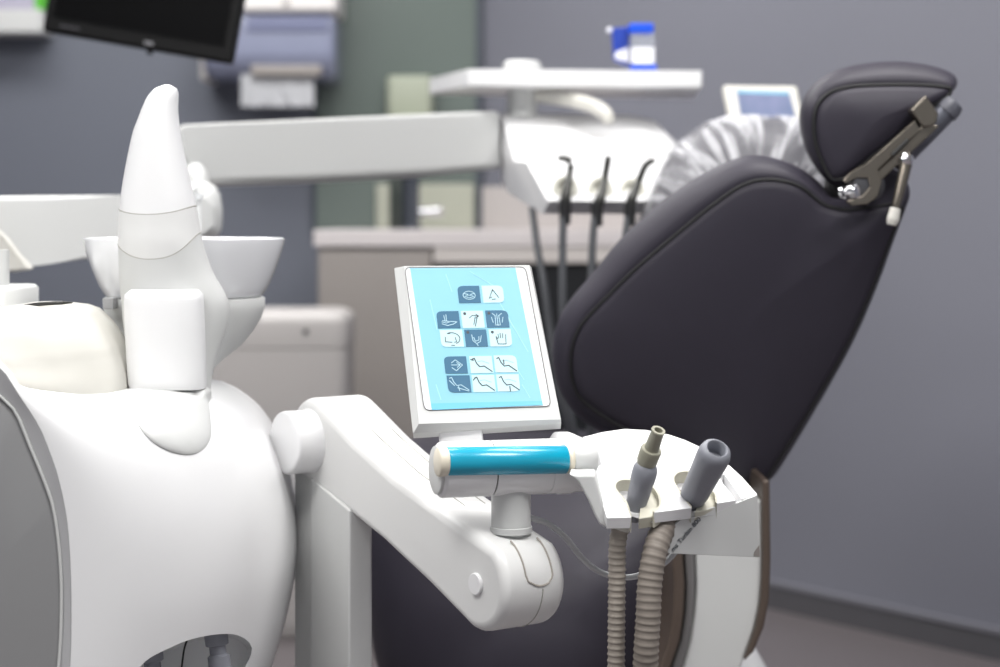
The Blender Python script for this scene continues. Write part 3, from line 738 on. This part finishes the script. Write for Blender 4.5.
# seat and leg rest
seat = [(366,500,2.75),(380,470,2.78),(440,455,2.85),(560,452,2.9),(660,455,2.85),(720,480,2.75),(735,540,2.7),(715,620,2.68),(690,700,2.68),(560,745,2.66),(450,730,2.66),(385,690,2.68),(366,600,2.7)]
r = shape([seat], 96)[0]
bm = bmesh.new()
bm_loft(bm, [ring_scale(r, s, Vector((0,dy,0))) for s, dy in ((.2,-.15),(.5,-.135),(.75,-.1),(.9,-.055),(.97,-.02),(1,.02),(1.0,.3),(.95,.38),(.7,.42),(.3,.43))])
finish('seat', bm, LEATHER, ch, sharp=70)
# foot cushion
dome = [(640,240),(648,212),(656,190),(676,152),(690,137),(708,124),(733,115.5),(762,116),(800,119),(822,140),(830,175),(820,215),(790,250),(700,262)]
r = resample(crom([P(x, y, 2.98) for x, y in dome], 5, True), 96)
prof = [(.2,-.08),(.5,-.074),(.75,-.055),(.9,-.03),(.975,-.008),(1,.03),(1,.14),(.97,.18),(.85,.21),(.4,.22)]
bm = bmesh.new(); bm_loft(bm, [ring_scale(r, s*.985, Vector((0,dy,0))) for s, dy in prof]); finish('foot_cushion', bm, LEATHER, ch, sharp=70)
tube('foot_support', [P(735,230,3.05), P(715,330,3.05), P(660,440,2.98), P(620,500,2.95)], [.06,.07,.08,.08], LEATHER, ch, seg=24)
bm = bmesh.new()
NS = 240; r = resample(crom([P(x, y, 2.98) for x, y in dome], 5, True), NS)
cR = P(745, 225, 2.98)
prof2 = [(.05,-.088),(.15,-.088),(.3,-.086),(.45,-.082),(.6,-.074),(.72,-.064),(.82,-.051),(.9,-.036),(.96,-.018),(.995,-.002),(1.005,.03),(1.005,.14),(.97,.188)]
uvl = bm.loops.layers.uv.new('UVMap')
rg = []
for i, (s, dy) in enumerate(prof2):
    ring = []
    for j in range(NS):
        a_ = j/NS*2*math.pi
        w = (.0007*math.sin(a_*37+3*math.sin(a_*5))+.0006*math.sin(a_*71+s*9+2*math.sin(a_*3)))*min(1, s*1.4)
        p = cR+(r[j]-cR)*(s*1.0); ring.append(p+Vector((0,dy-.003-abs(w)*1.0,0))+(r[j]-cR).normalized()*(w+.002))
    rg.append([bm.verts.new(p) for p in ring])
for i in range(len(rg)-1):
    for j in range(NS):
        f = bm.faces.new((rg[i][j], rg[i][(j+1) % NS], rg[i+1][(j+1) % NS], rg[i+1][j]))
        for l, (uu, vv) in zip(f.loops, ((j,i),(j+1,i),(j+1,i+1),(j,i+1))): l[uvl].uv = (uu/NS, vv/12)
finish('plastic_cover', bm, WRAP, ch, sharp=80, label='crinkled clear plastic cover')

# chair base
bs = [(693,552),(695,600),(690,640),(680,680),(664,730),(640,800),(740,800),(742,700),(745,655),(755,630),(761,595),(762,552),(762,500),(700,500)]
bD = 2.42
def strip(name, px, D, dep, m, bev=.004, **k):
    return prism(name, [P(x, y, D) for x, y in px], Vector((0,dep,0)), m, ch, bevel=bev, **k)
strip('column_cover', [(694,500),(695,557),(696,585),(694,612),(690,640),(683,667),(672,700),(640,760),(640,830),(735,830),(735,700),(741,667),(746,652),(754,630),(759,608),(762,580),(762,540),(762,500)], bD, .22, WHITE2, label='curved white cover of the chair column')
strip('bronze_band', [(671,500),(672,557),(674,585),(673,612),(669,640),(660,667),(645,700),(615,760),(627,760),(657,700),(671,667),(680,640),(684,612),(685,585),(683,557),(682,500)], bD-.02, .25, BRONZE_TRIM)
strip('grey_band', [(683,500),(684,557),(686,585),(685,612),(681,640),(672,667),(658,700),(628,760),(640,760),(670,700),(683,667),(690,640),(694,612),(695.5,585),(694.5,557),(693.5,500)], bD-.008, .23, GREYTRIM)
strip('bronze_band', [(762.5,480),(763,560),(761,600),(756,628),(748,650),(744,662),(754,652),(764,628),(769.5,600),(771,560),(770,480)], bD-.012, .24, BRONZE_TRIM)
# chair foot
bm = bmesh.new(); c4 = P(700, 700, 2.45)
zf = Zp(657, 2.55)
rings = [[Vector((X(698,2.55)+x*s, 2.86+y*s, z)) for x, y in rrect(.25, .66, .1, 10)] for z, s in ((0,1.12),(.05,1.12),(zf-.1,1.0),(zf-.04,.9),(zf-.01,.76),(zf,.55))]
bm_loft(bm, rings); finish('foot', bm, WHITE, ch, sharp=70)
rings = [(.0,.2),(.0,.2)]

# ------------------------------------------------------------------ assistant arm
ax = Vector((.81,.586,0)).normalized(); hx = Vector((.586,-.81,0)).normalized(); up_ = Vector((0,0,1))
ar = thing('assistant_arm', 'white swinging assistant arm on a post with hose holder head', 'dental arm', P(330,640,2.3)*1.0)
w = .082
pc = P(309, 441, 2.17); pe = P(476, 584, 1.885)
# link in the vertical plane through pc and direction towards pe
dirv = pe-pc
# project pe on the plane normal to ax through pc
pe2 = pe-ax*dirv.dot(ax)
r1_, r2_ = .0515, .0500
d = (pe2-pc); L = d.length; dn = d.normalized(); nn = ax.cross(dn).normalized()
if nn.z < 0: nn = -nn
prof = []
def arc(c, r, a0, a1, n):
    return [c+dn*math.cos(math.radians(a0+(a1-a0)*i/n))*r+nn*math.sin(math.radians(a0+(a1-a0)*i/n))*r for i in range(n+1)]
prof += arc(pc, r1_, 80, 262, 20)
prof += [pc+dn*(L*.25)-nn*.044, pc+dn*(L*.5)-nn*.041, pc+dn*(L*.78)-nn*.044]
prof += arc(pe2, r2_, -100, 72, 20)
prof += [pc+dn*(L*.8)+nn*.043, pc+dn*(L*.5)+nn*.038, pc+dn*(L*.25)+nn*.042]
bm = bmesh.new(); bm_prism(bm, prof, ax*w); finish('arm_link', bm, WHITE3, ar, bevel=.011, bsegs=5, sharp=60)
# ribs on top of the arm, cover seam
bm = bmesh.new()
for k in (.45,.78):
    bm_tube(bm, [pc+dn*(L*t)+nn*(h+.0003)+ax*w*k for t, h in ((.2,.0435),(.3,.0408),(.5,.038),(.75,.042))], .0006, 6)
finish('arm_seam', bm, SEAM, ar)
# pivot cap
lathe('pivot_cap', pc+Vector((0,0,0)), -ax, [(-.02,.038),(.0,.039),(.004,.0375),(.030,.0380),(.033,.0372),(.0345,.035),(.035,.031)], WHITE, ar, seg=64, sharp=50)
# joint drum cap button
lathe('joint_button', pe2-ax*.0, -ax, [(-.004,.0115),(.0026,.0115),(.0034,.0106)], WHITE, ar, seg=36, sharp=30)
def drum(t, a, lift=.0002): return pe2+ax*w*t+(dn*math.cos(math.radians(a))+nn*math.sin(math.radians(a)))*(r2_+lift)
SLOT = mat('slot_shadow_line', (158,152,145), .7)
bm = bmesh.new(); bm_tube(bm, [drum(.60, a) for a in range(-80,16,5)], .0006, 6); finish('drum_seam', bm, SEAM, ar)
us_ = [drum(.34, a) for a in range(82,30,-4)]+[drum(.37,26), drum(.47,21), drum(.54,19), drum(.62,19), drum(.69,21), drum(.74,26)]+[drum(.76, a) for a in range(30,83,4)]
bm = bmesh.new(); bm_tube(bm, us_, .0011, 6); finish('drum_slot', bm, SLOT, ar)
# post
L1 = .136; L2 = .034
c0 = P(349, 667, 2.09); c0.z = .03
top = Zp(470, 2.13)
bm = bmesh.new()
fl = [(0,0),(-L1*.66,0),(-L1*.70,.004),(-L1,.004),(-L1,L2),(-.004,L2),(0,L2-.004)]
bm_prism(bm, [c0+hx*a+ax*b for a, b in fl], Vector((0,0,top-.03)))
bmesh.ops.recalc_face_normals(bm, faces=bm.faces)
for vtx in bm.verts:
    if vtx.co.z > top-.05:
        s = -(vtx.co-c0).dot(hx); vtx.co.z -= (L1-s)*.30
finish('arm_post', bm, WHITE2, ar, bevel=.004, sharp=60)
pf = c0-hx*.056+ax*.02
finish('post_foot', rbody(pf.x-.13, pf.x+.13, pf.y-.1, pf.y+.1, [(0,0),(.025,0),(.035,.01)], .04), WHITE2, ar, sharp=50)
# pivot block between post and link
tube('pivot_block', [pc+ax*.03-Vector((0,0,.09)), pc+ax*.03], [.026,.03], WHITE2, ar, n=1, seg=24)
# neck on the drum
nb = pe2+ax*w*.62
nk = P(511, 530, nb.y)
Dn = nb.y
bm = bmesh.new(); bm_lathe(bm, P(512,545,Dn), up_, [(0,.0145),(.018,.0145)], 36); finish('neck_pin', bm, WHITE2, ar)
lathe('neck', P(511,532,Dn), up_, [(-.001,.0205),(.0,.0225),(.006,.0225),(.0065,.0212),(.045,.021),(.06,.021)], WHITE2, ar, sharp=40)
# handle tube
hl = P(438,470,1.885); hr = P(592,464.5,1.94)
hd_ = (hr-hl).normalized(); HL = (hr-hl).length; R = .0293
sg = [(.0,.0),(.0,R*.86),(.002,R*.94),(.004,R),(.07*1.0,R)]
bm = bmesh.new(); bm_lathe(bm, hl, hd_, [(0,R*.9),(.002,R*.98),(.004,R),(.0045,R),(HL*.325,R),(HL*.327,R-.0012),(HL*.333,R-.0012),(HL*.335,R),(HL*.69,R),(HL*.692,R-.0008),(HL*.696,R-.0008),(HL*.698,R),(HL*.83,R),(HL*.832,R-.0015),(HL*.84,R-.0015),(HL*.842,R*.98),(HL*.97,R*.95),(HL,R*.9)], 64)
finish('handle_tube', bm, WHITE, ar, sharp=40)
lathe('tube_end_cap', hl-hd_*.0028, hd_, [(-.001,R*.78),(.0,R*.86),(.0025,R*.88)], WHITE2, ar, seg=48)
for t in (.33,.836):
    lathe('tube_groove', hl+hd_*HL*(t-.0025), hd_, [(0,R-.0009),(HL*.005,R-.0009)], DARKSEAM, ar, seg=64)
# ring collar behind right end
lathe('collar_ring', P(556,463,1.93), hd_, [(0,R*1.0),(.001,R*1.13),(.014,R*1.13),(.018,R*1.08),(.03,R*.9)], WHITE, ar, seg=56, sharp=45)
# grip
fwd = Vector((0,-1,0)); gup = hd_.cross(fwd).normalized()
if gup.z < 0: gup = -gup
gr = .0152
g0 = P(437,462,1.862); g1 = P(594,459,1.915); gd = (g1-g0).normalized(); GL = (g1-g0).length
def gpart(name, t0, t1, rr, m, **k):
    return lathe(name, g0+gd*GL*t0, gd, [(0,rr*.93),(.0012,rr),(GL*(t1-t0)-.0012,rr),(GL*(t1-t0),rr*.93)], m, ar, seg=48, sharp=50, **k)
gpart('grip_end', .0, .062, gr, mat('ivory_ring',(226,218,200),.4), label='ivory end ring')
gpart('blue_grip', .058, .815, gr*1.0, TEAL, label='turquoise film-covered grip')
gpart('grip_end', .812, .85, gr, mat('ivory_ring',(226,218,200),.4), label='ivory end ring')
gpart('grip_knob', .85, 1.0, gr*.99, WHITE2)

# hose holder head (sloping top shell with slots)
tplane = Plane(P(607,518,1.835), P(750,500,1.90), P(640,430,1.985))
toppts = [(583,437),(603,432),(624,429),(646,430),(669,434.6),(685,440),(698,446),(713,454)]
slot3 = [(724,463),(719,470),(721,477.5),(729,487.5),(736,500.5)]
slot3r = [(740,499.5),(748,494)]
slot2r = [(717,503.5),(717,496),(713,489),(708,482),(700,474),(690,470.5)]
slot2l = [(682,470.5),(675,472.5),(671.5,478.5),(675,487.5),(684,499),(691.5,508)]
slot1r = [(654,512.5),(660.5,508),(661.5,500),(658,491),(651,484)]
slot1l = [(640,479.5),(624,478.5),(616,480.5),(613,486.5),(617.5,494),(626,504),(631,517.5)]
front_left = [(607,518),(603,505),(598,487),(591,470),(586,455)]
outline = toppts+[(730,466),(742,477),(757,494)]+[(741.5,499)]+[(737,492),(730,482),(724,474),(719.5,476),(723,484),(730,492),(735.5,500.5)]+slot2r+slot2l+slot1r+slot1l+front_left
bm = bmesh.new(); bm_prism(bm, [tplane.at(x, y, 0) for x, y in outline], Vector((0,.004,-.0115)))
bmesh.ops.triangulate(bm, faces=[f for f in bm.faces if len(f.verts) > 6])
finish('head_shell', bm, WHITE, ar, bevel=0, sharp=30)
# inner slot linings (khaki)
def lining(pts, name='slot_lining'):
    bm = bmesh.new(); q = [tplane.at(x, y, -.0008) for x, y in pts]
    c = sum(q, Vector())/len(q)
    inner = [p+(c-p).normalized()*.0028 for p in q]
    rings = [[q[i], q[i]+Vector((0,.004,-.016)), inner[i]+Vector((0,.004,-.016)), inner[i]+tplane.n*.0012, q[i]+tplane.n*.0012] for i in range(len(q))]
    bm_loft(bm, rings, True, True)
    return finish(name, bm, OLIVE_DK, ar, sharp=40)
lining(crom([Vector((x,y,0)) for x, y in (slot1l[::-1]+slot1r[::-1])], 3) and [(v.x, v.y) for v in crom([Vector((x,y,0)) for x, y in (slot1l[::-1]+slot1r[::-1])], 3)])
lining([(v.x, v.y) for v in crom([Vector((x,y,0)) for x, y in (slot2l[::-1]+slot2r[::-1])], 3)])
# thick web between slot 1/2 and 2/3 : inner cheeks
for px in ([(654,512),(661,508),(661.5,500),(658,491),(650,483),(643,489),(640,514)], [(717,503.5),(717,496),(713,489),(708,482),(701,492),(696,508)]):
    bm = bmesh.new(); bm_prism(bm, [tplane.at(x, y, -.006) for x, y in px], Vector((0,.006,-.012))); finish('slot_cheek', bm, OLIVE_DK, ar, bevel=.001)
# lower body of head joining the handle: arm elbow
lo = [(578,470),(583,478),(590,497),(597,516),(603,528),(612,528),(626,525),(631,517),(607,517),(600,500),(594,478),(590,462)]
bm = bmesh.new(); bm_prism(bm, [P(x, y, 1.852) for x, y in [(568,474),(578,482),(588,500),(595,516),(600,525),(606,528),(609,519),(603,503),(598,487),(594,475),(577,475)]], Vector((.004,.05,0))); finish('head_elbow', bm, WHITE2, ar, bevel=.004, sharp=60)
# underside body
us = [(598,490),(625,470),(700,470),(748,492),(735,503),(717,506),(692,511),(655,516),(631,520),(607,522)]
bm = bmesh.new(); bm_prism(bm, [tplane.at(x, y-4, -.0125)+Vector((0,.012,0)) for x, y in [(598,480),(604,440),(640,434),(690,446),(735,474),(748,488),(720,484),(705,478),(680,468),(660,480),(640,480),(612,480)]], Vector((0,.006,-.012))); 
bmesh.ops.triangulate(bm, faces=[f for f in bm.faces if len(f.verts) > 6])
finish('head_underbody', bm, WHITE2, ar, sharp=30)
# drop panel with writing
pa, pb, pcx, pdx = P(757.5,494,1.905), P(760,558,1.915), P(660,553,1.87), P(692,512,1.865)
dp = Plane(pb, pcx, pa)
bm = bmesh.new(); bm_patch(bm, dp, ((757.5,495),(760,557.5),(655,553),(655,540),(690,512.5),(718,506.5),(737,503)), -.003, .003)
finish('drop_panel', bm, WHITE2, ar, bevel=.0006)
bm = bmesh.new(); bm_patch(bm, dp, ((754,552),(759,545),(759.5,556.5),(753.5,556)), .0001, .0008); finish('panel_corner', bm, TAUPE, ar, smooth=False)
tx = dp.at(673, 552, .0006); tx2 = dp.at(703, 517, .0006)
tdir = tx2-tx
text_obj('lettering', 'ms Turbin 800', .0076, INKD, ar, tx, tdir, dp.n.cross(tdir))

# small cable
cb2 = tube('signal_cable', [P(526,516,1.93),P(534,519,1.93),P(548,524,1.94),P(565,537,1.95),P(583,559,1.96),P(600,572,1.97),P(620,577,1.97),P(640,575,1.97),P(668,560,1.97),P(690,530,1.97),P(700,505,1.96)], .0033, CLEARTUBE, seg=14)
tag(cb2, 'thin milky cable looping from the arm neck behind the hoses', 'cable')

# suction handpieces
def ringed(path, R_, pitch, depth, n=600):
    q = crom(path, 40); d = [0]
    for a, b in zip(q, q[1:]): d.append(d[-1]+(b-a).length)
    return q, d
def corr(name, path, r0_, pitch, dep, m, parent):
    q = crom(path, 30); tot = sum((b-a).length for a, b in zip(q, q[1:])); n = int(tot/pitch*6)
    # resample open
    d = [0]
    for a, b in zip(q, q[1:]): d.append(d[-1]+(b-a).length)
    out = []; k = 0
    for j in range(n+1):
        s = min(tot*j/n, tot-1e-9)
        while d[k+1] < s: k += 1
        out.append(q[k].lerp(q[k+1], (s-d[k])/(d[k+1]-d[k])))
    w_ = [0,.1,.15,.2,1,.9]
    bm = bmesh.new(); bm_tube(bm, out, [r0_+dep*w_[i % 6] for i in range(len(out))], 28)
    return finish(name, bm, m, parent, sharp=70)
st = thing('saliva_ejector', 'slim suction handpiece with olive tip and thin ribbed hose', 'suction handpiece', P(640,500,1.86))
a0_ = P(633,516,1.882); a1_ = P(647,463,1.865); axd = (a1_-a0_).normalized(); LL = (a1_-a0_).length
lathe('handle', a0_, axd, [(-.004,.008),(.0,.009),(.012,.0105),(LL*.45,.0118),(LL*.62,.0120),(LL*.66,.0128),(LL*.8,.0132),(LL*.9,.0128),(LL*.97,.0108),(LL,.008)], SILICONE, st, seg=36, sharp=60)
b0_ = P(647,461,1.864); ax2 = (P(658.5,430,1.845)-b0_).normalized()
LT = (P(658.5,430,1.845)-b0_).length
lathe('tip', b0_, ax2, [(-.004,.0095),(0.0,.0108),(.0145,.0112),(.016,.0105),(.0165,.0078),(LT*.94,.0068),(LT*.97,.0076),(LT,.0072),(LT,.0046),(LT-.012,.0040)], OLIVE, st, seg=36, sharp=40)
corr('hose', [P(621,526,1.885),P(617.5,545,1.885),P(617,580,1.885),P(616.5,625,1.885),P(616,700,1.89),P(616,780,1.92),P(600,860,2.0)], .0086, .0068, .0010, HOSE, st)
lathe('hose_clip', P(621,532,1.885), (0.05,0,1), [(0,.0085),(.004,.0095),(.007,.008)], CREAM, st, seg=24)
hv = thing('suction_handpiece', 'thick hollow grey suction handpiece with wide ribbed hose', 'suction handpiece', P(700,480,1.88))
a0_ = P(690,503,1.90); a1_ = P(717,449,1.84); axd = (a1_-a0_).normalized(); LL = (a1_-a0_).length
lathe('handle', a0_, axd, [(-.004,.010),(0,.0125),(LL*.2,.0148),(LL*.5,.0158),(LL*.8,.0172),(LL*.9,.0172),(LL*.97,.0155),(LL*1.0,.0128),(LL*1.01,.0112),(LL*1.0,.0100),(LL*.85,.0092),(LL*.84,.002)], SILICONE, hv, seg=44, sharp=50)
corr('hose', [P(678,497,1.91),P(668,518,1.888),P(656,548,1.865),P(650,582,1.858),P(648,620,1.855),P(645.5,667,1.86),P(644,740,1.9),P(630,830,1.98)], .0124, .0074, .0010, HOSE2, hv)

# ------------------------------------------------------------------ control panel
cp = thing('control_panel', 'white tilted control panel with light blue face and square buttons', 'control panel', P(480,432,1.92))
fp = Plane(P(420,427,1.93), P(560,421,1.935), P(404,266,2.03))
front = [(404,266),(529.5,265),(561,419.5),(418.5,424)]
bm = bmesh.new()
fr = [fp.at(x, y, 0) for x, y in front]
mid = [fp.at(x, y, -.007) for x, y in ((394,265),(531.5,264),(561.5,421),(413,430.5))]
back = [p-fp.n*.018 for p in mid]
fr2 = [fp.at(x, y, 0) for x, y in front]
bm_loft(bm, [[p-fp.n*.018+(sum(mid,Vector())/4-p)*.04 for p in mid], [p-fp.n*.014 for p in mid], mid, [f_-fp.n*.0006+(m_-f_)*.03 for f_, m_ in zip(fr2, mid)], fr2])
finish('housing', bm, WHITE2, cp, bevel=.002, sharp=60)
def rq(p, r=.06, corners=(1,1,1,1), n=4):
    """px quad with rounded corners; r as share of the side"""
    out = []; p = [Vector((x, y, 0)) for x, y in p]
    for i in range(4):
        if not corners[i]: out.append(p[i]); continue
        a, b, c_ = p[i-1], p[i], p[(i+1) % 4]
        s, e_ = b.lerp(a, r*corners[i]), b.lerp(c_, r*corners[i])
        for k in range(n+1):
            t = k/n; out.append(s*(1-t)**2+b*2*t*(1-t)+e_*t*t)
    return [(v.x, v.y) for v in out]
bm = bmesh.new(); face = rq([(404.8,267.6),(525.4,267.2),(551,406.5),(424.4,410.6)], .045)
bm_patch(bm, fp, face, .0002, .0003); finish('face_sheet', bm, FACEWHITE, cp, smooth=False)
bm = bmesh.new(); bm_stroke(bm, fp, face+[face[0]], .0007, .0006, .0004); finish('face_outline', bm, LINE, cp, smooth=False)
bm = bmesh.new(); bm_patch(bm, fp, [(410,268.3),(515.5,268),(542,401),(431.5,408.8)], .0005, .0003); finish('blue_face', bm, LBLUE, cp, smooth=False, label='light blue printed face')
bm = bmesh.new(); bm_patch(bm, fp, [(431,403.8),(542,401.3),(543,405.5),(432,410.4)], .0009, .0003); finish('film_edge', bm, mat('film_edge',(120,196,226),.2,coat=.5), cp, smooth=False)
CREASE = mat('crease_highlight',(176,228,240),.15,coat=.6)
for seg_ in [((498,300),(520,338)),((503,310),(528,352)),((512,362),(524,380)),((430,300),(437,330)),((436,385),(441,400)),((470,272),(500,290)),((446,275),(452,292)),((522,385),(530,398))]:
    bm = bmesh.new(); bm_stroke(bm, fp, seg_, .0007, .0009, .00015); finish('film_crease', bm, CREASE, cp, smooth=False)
bt = [ # x, y, w, h, dark, rounding (tl, tr, br, bl), icon
 (457,286.5,22,17,1,(1,0,0,0),'tooth'), (481.5,286.3,21,17,0,(0,1,1,0),'bell'),
 (436,311.8,22.5,17,1,(1,0,0,0),'swirl'), (460.8,311.5,22,17,0,(0,0,0,0),'jet'), (485,311,22.5,17,1,(0,1,0,0),'fount'),
 (439.5,330.5,22.5,17,0,(0,0,0,1),'ring'), (464,330.2,22,17,1,(0,0,0,0),'cup'), (488.5,330,22,17,0,(0,0,1,0),'hand'),
 (443.5,357,22.5,17,1,(1,0,0,0),'arrow'), (469,356.7,22.5,17,0,(0,0,0,0),'chair0'), (493.5,356,22.5,17,0,(0,1,0,0),'chair1'),
 (446.5,376,23,17,1,(0,0,0,1),'chairw'), (471.5,375.6,22.5,17,0,(0,0,0,0),'chair2'), (496,375,22.5,17,0,(0,0,1,0),'chair3')]
labels = {'tooth':'dark slate button with mask symbol','bell':'pale button with bell symbol','swirl':'dark slate button with water swirl symbol','jet':'pale button with jet symbol','fount':'dark slate button with fountain symbol','ring':'pale button with ring symbol','cup':'dark slate button with cup symbol','hand':'pale button with glove symbol','arrow':'dark slate button with arrow symbol','chair0':'pale button with reclined chair symbol','chair1':'pale button with chair up symbol','chairw':'dark slate button with chair symbol','chair2':'pale button with chair recline symbol','chair3':'pale button with chair down symbol'}
def circ(cx_, cy_, rx, ry, a0=0, a1=360, n=12): return [(cx_+rx*math.cos(math.radians(a0+(a1-a0)*i/n)), cy_+ry*math.sin(math.radians(a0+(a1-a0)*i/n))) for i in range(n+1)]
chair = [(.12,.18),(.22,.12),(.3,.42),(.42,.62),(.62,.58),(.95,.9)]
icons = {
 'tooth': [circ(.5,.55,.28,.24), [(.28,.45),(.45,.5)], [(.55,.5),(.72,.45)], [(.3,.62),(.5,.7),(.7,.62)], [(.35,.55),(.65,.55)]],
 'bell': [[(.3,.75),(.5,.22),(.75,.7)], [(.42,.8),(.6,.78)], [(.36,.72),(.42,.66)], [(.48,.3),(.55,.3)]],
 'swirl': [[(.2,.62),(.4,.7),(.6,.6),(.85,.62)], [(.2,.74),(.45,.84),(.7,.76),(.88,.62)], [(.32,.25),(.36,.6)], [(.42,.2),(.42,.58)], [(.24,.55),(.52,.6)]],
 'jet': [[(.35,.42),(.5,.26),(.75,.3)], [(.66,.18),(.78,.3),(.66,.42)], [(.72,.32),(.58,.9)], [(.62,.35),(.52,.8)]],
 'fount': [[(.5,.9),(.5,.2)], [(.4,.8),(.42,.3),(.3,.18)], [(.6,.8),(.58,.3),(.72,.18)], [(.3,.7),(.25,.4)], [(.7,.7),(.76,.4)], [(.38,.85),(.62,.85)]],
 'ring': [circ(.5,.5,.36,.34,-120,60), [(.22,.42),(.2,.7),(.5,.72)], [(.66,.45),(.7,.7),(.6,.72)], [(.35,.22),(.45,.2)], [(.45,.9),(.6,.9)]],
 'cup': [[(.32,.3),(.35,.65),(.5,.82),(.68,.7),(.75,.35)], [(.4,.45),(.45,.68),(.62,.62),(.64,.4)], [(.5,.82),(.56,.95)]],
 'hand': [[(.3,.42),(.36,.85),(.72,.85),(.75,.3)], [(.42,.5),(.4,.28)], [(.5,.5),(.5,.22)], [(.6,.5),(.62,.24)], [(.3,.42),(.38,.55)]],
 'arrow': [[(.3,.5),(.7,.5)], [(.55,.36),(.7,.5),(.55,.64)], [(.32,.38),(.5,.2),(.8,.5),(.5,.84),(.32,.66)]],
 'chair0': [chair, [(.05,.2),(.18,.24)]], 'chair1': [chair, [(.42,.5),(.42,.26)]],
 'chairw': [[(x*.95, y*.95) for x, y in chair], [(.45,.6),(.5,.9)], [(.42,.72),(.9,.92)], [(.1,.3),(.3,.6)]],
 'chair2': [chair, [(.05,.3),(.16,.16)]], 'chair3': [chair, [(.55,.7),(.55,.98)]]}
soft = {'chair0','chair1','chair2','chair3'}
for x, y, bw, bh, dk, rd, ic in bt:
    sk = .122*bh
    quad = [(x, y), (x+bw, y-.3), (x+bw+sk, y+bh-.3), (x+sk, y+bh)]
    bm = bmesh.new(); bm_patch(bm, fp, rq(quad, .28, rd), .0008, .0005)
    b = finish('button', bm, DBLUE if dk else LBLUE2, cp, smooth=False, label=labels[ic])
    bm = bmesh.new()
    g = lambda u_, v_: (x+bw*u_+sk*v_, y+bh*v_)
    for pl_ in icons[ic]:
        bm_stroke(bm, fp, [g(*q_) for q_ in pl_], .0012 if ic in soft else (.0008 if dk else .0009), .0013, .0002, 0)
    if ic in soft: bm_stroke(bm, fp, [g(*q_) for q_ in [(.35,.32),(.55,.28),(.85,.42)]], .001, .0013, .0001, 1)
    if ic in ('jet','fount','cup','hand'): bm_patch(bm, fp, [g(*q_) for q_ in circ(.16,.16,.07,.09,0,330,8)], .0013, .0002, 2)
    finish('icon', bm, [INKW if dk else INKD, INKS, INKD], b, smooth=False)
# neck block joining the panel to the handle
bm = bmesh.new(); bm_prism(bm, [P(x, y, 1.94) for x, y in ((438,428),(482,427),(484,452),(440,452))], Vector((0,.035,0))); finish('hinge_block', bm, WHITE, cp, bevel=.003)

# ------------------------------------------------------------------ light, world, camera
wd = bpy.data.worlds.new('World'); scene.world = wd; wd.use_nodes = True
bgn = wd.node_tree.nodes['Background']; bgn.inputs[0].default_value = (.93,.96,1,1); bgn.inputs[1].default_value = .42
cam = bpy.data.cameras.new('Camera'); co = bpy.data.objects.new('Camera', cam); C.objects.link(co)
co.location = (0,0,HC); co.rotation_euler = (math.radians(90),0,0)
cam.sensor_width = 36; cam.lens = F/1000*36; cam.shift_y = -(333.5-HY)/1000; cam.clip_start = .05
cam.dof.use_dof = True; cam.dof.focus_distance = 1.95; cam.dof.aperture_fstop = 3.4
scene.camera = co
vs = scene.view_settings; vs.view_transform = 'Standard'; vs.look = 'None'; vs.gamma = 1; vs.use_curve_mapping = False; vs.exposure = 0.0
scene.display_settings.display_device = 'sRGB'
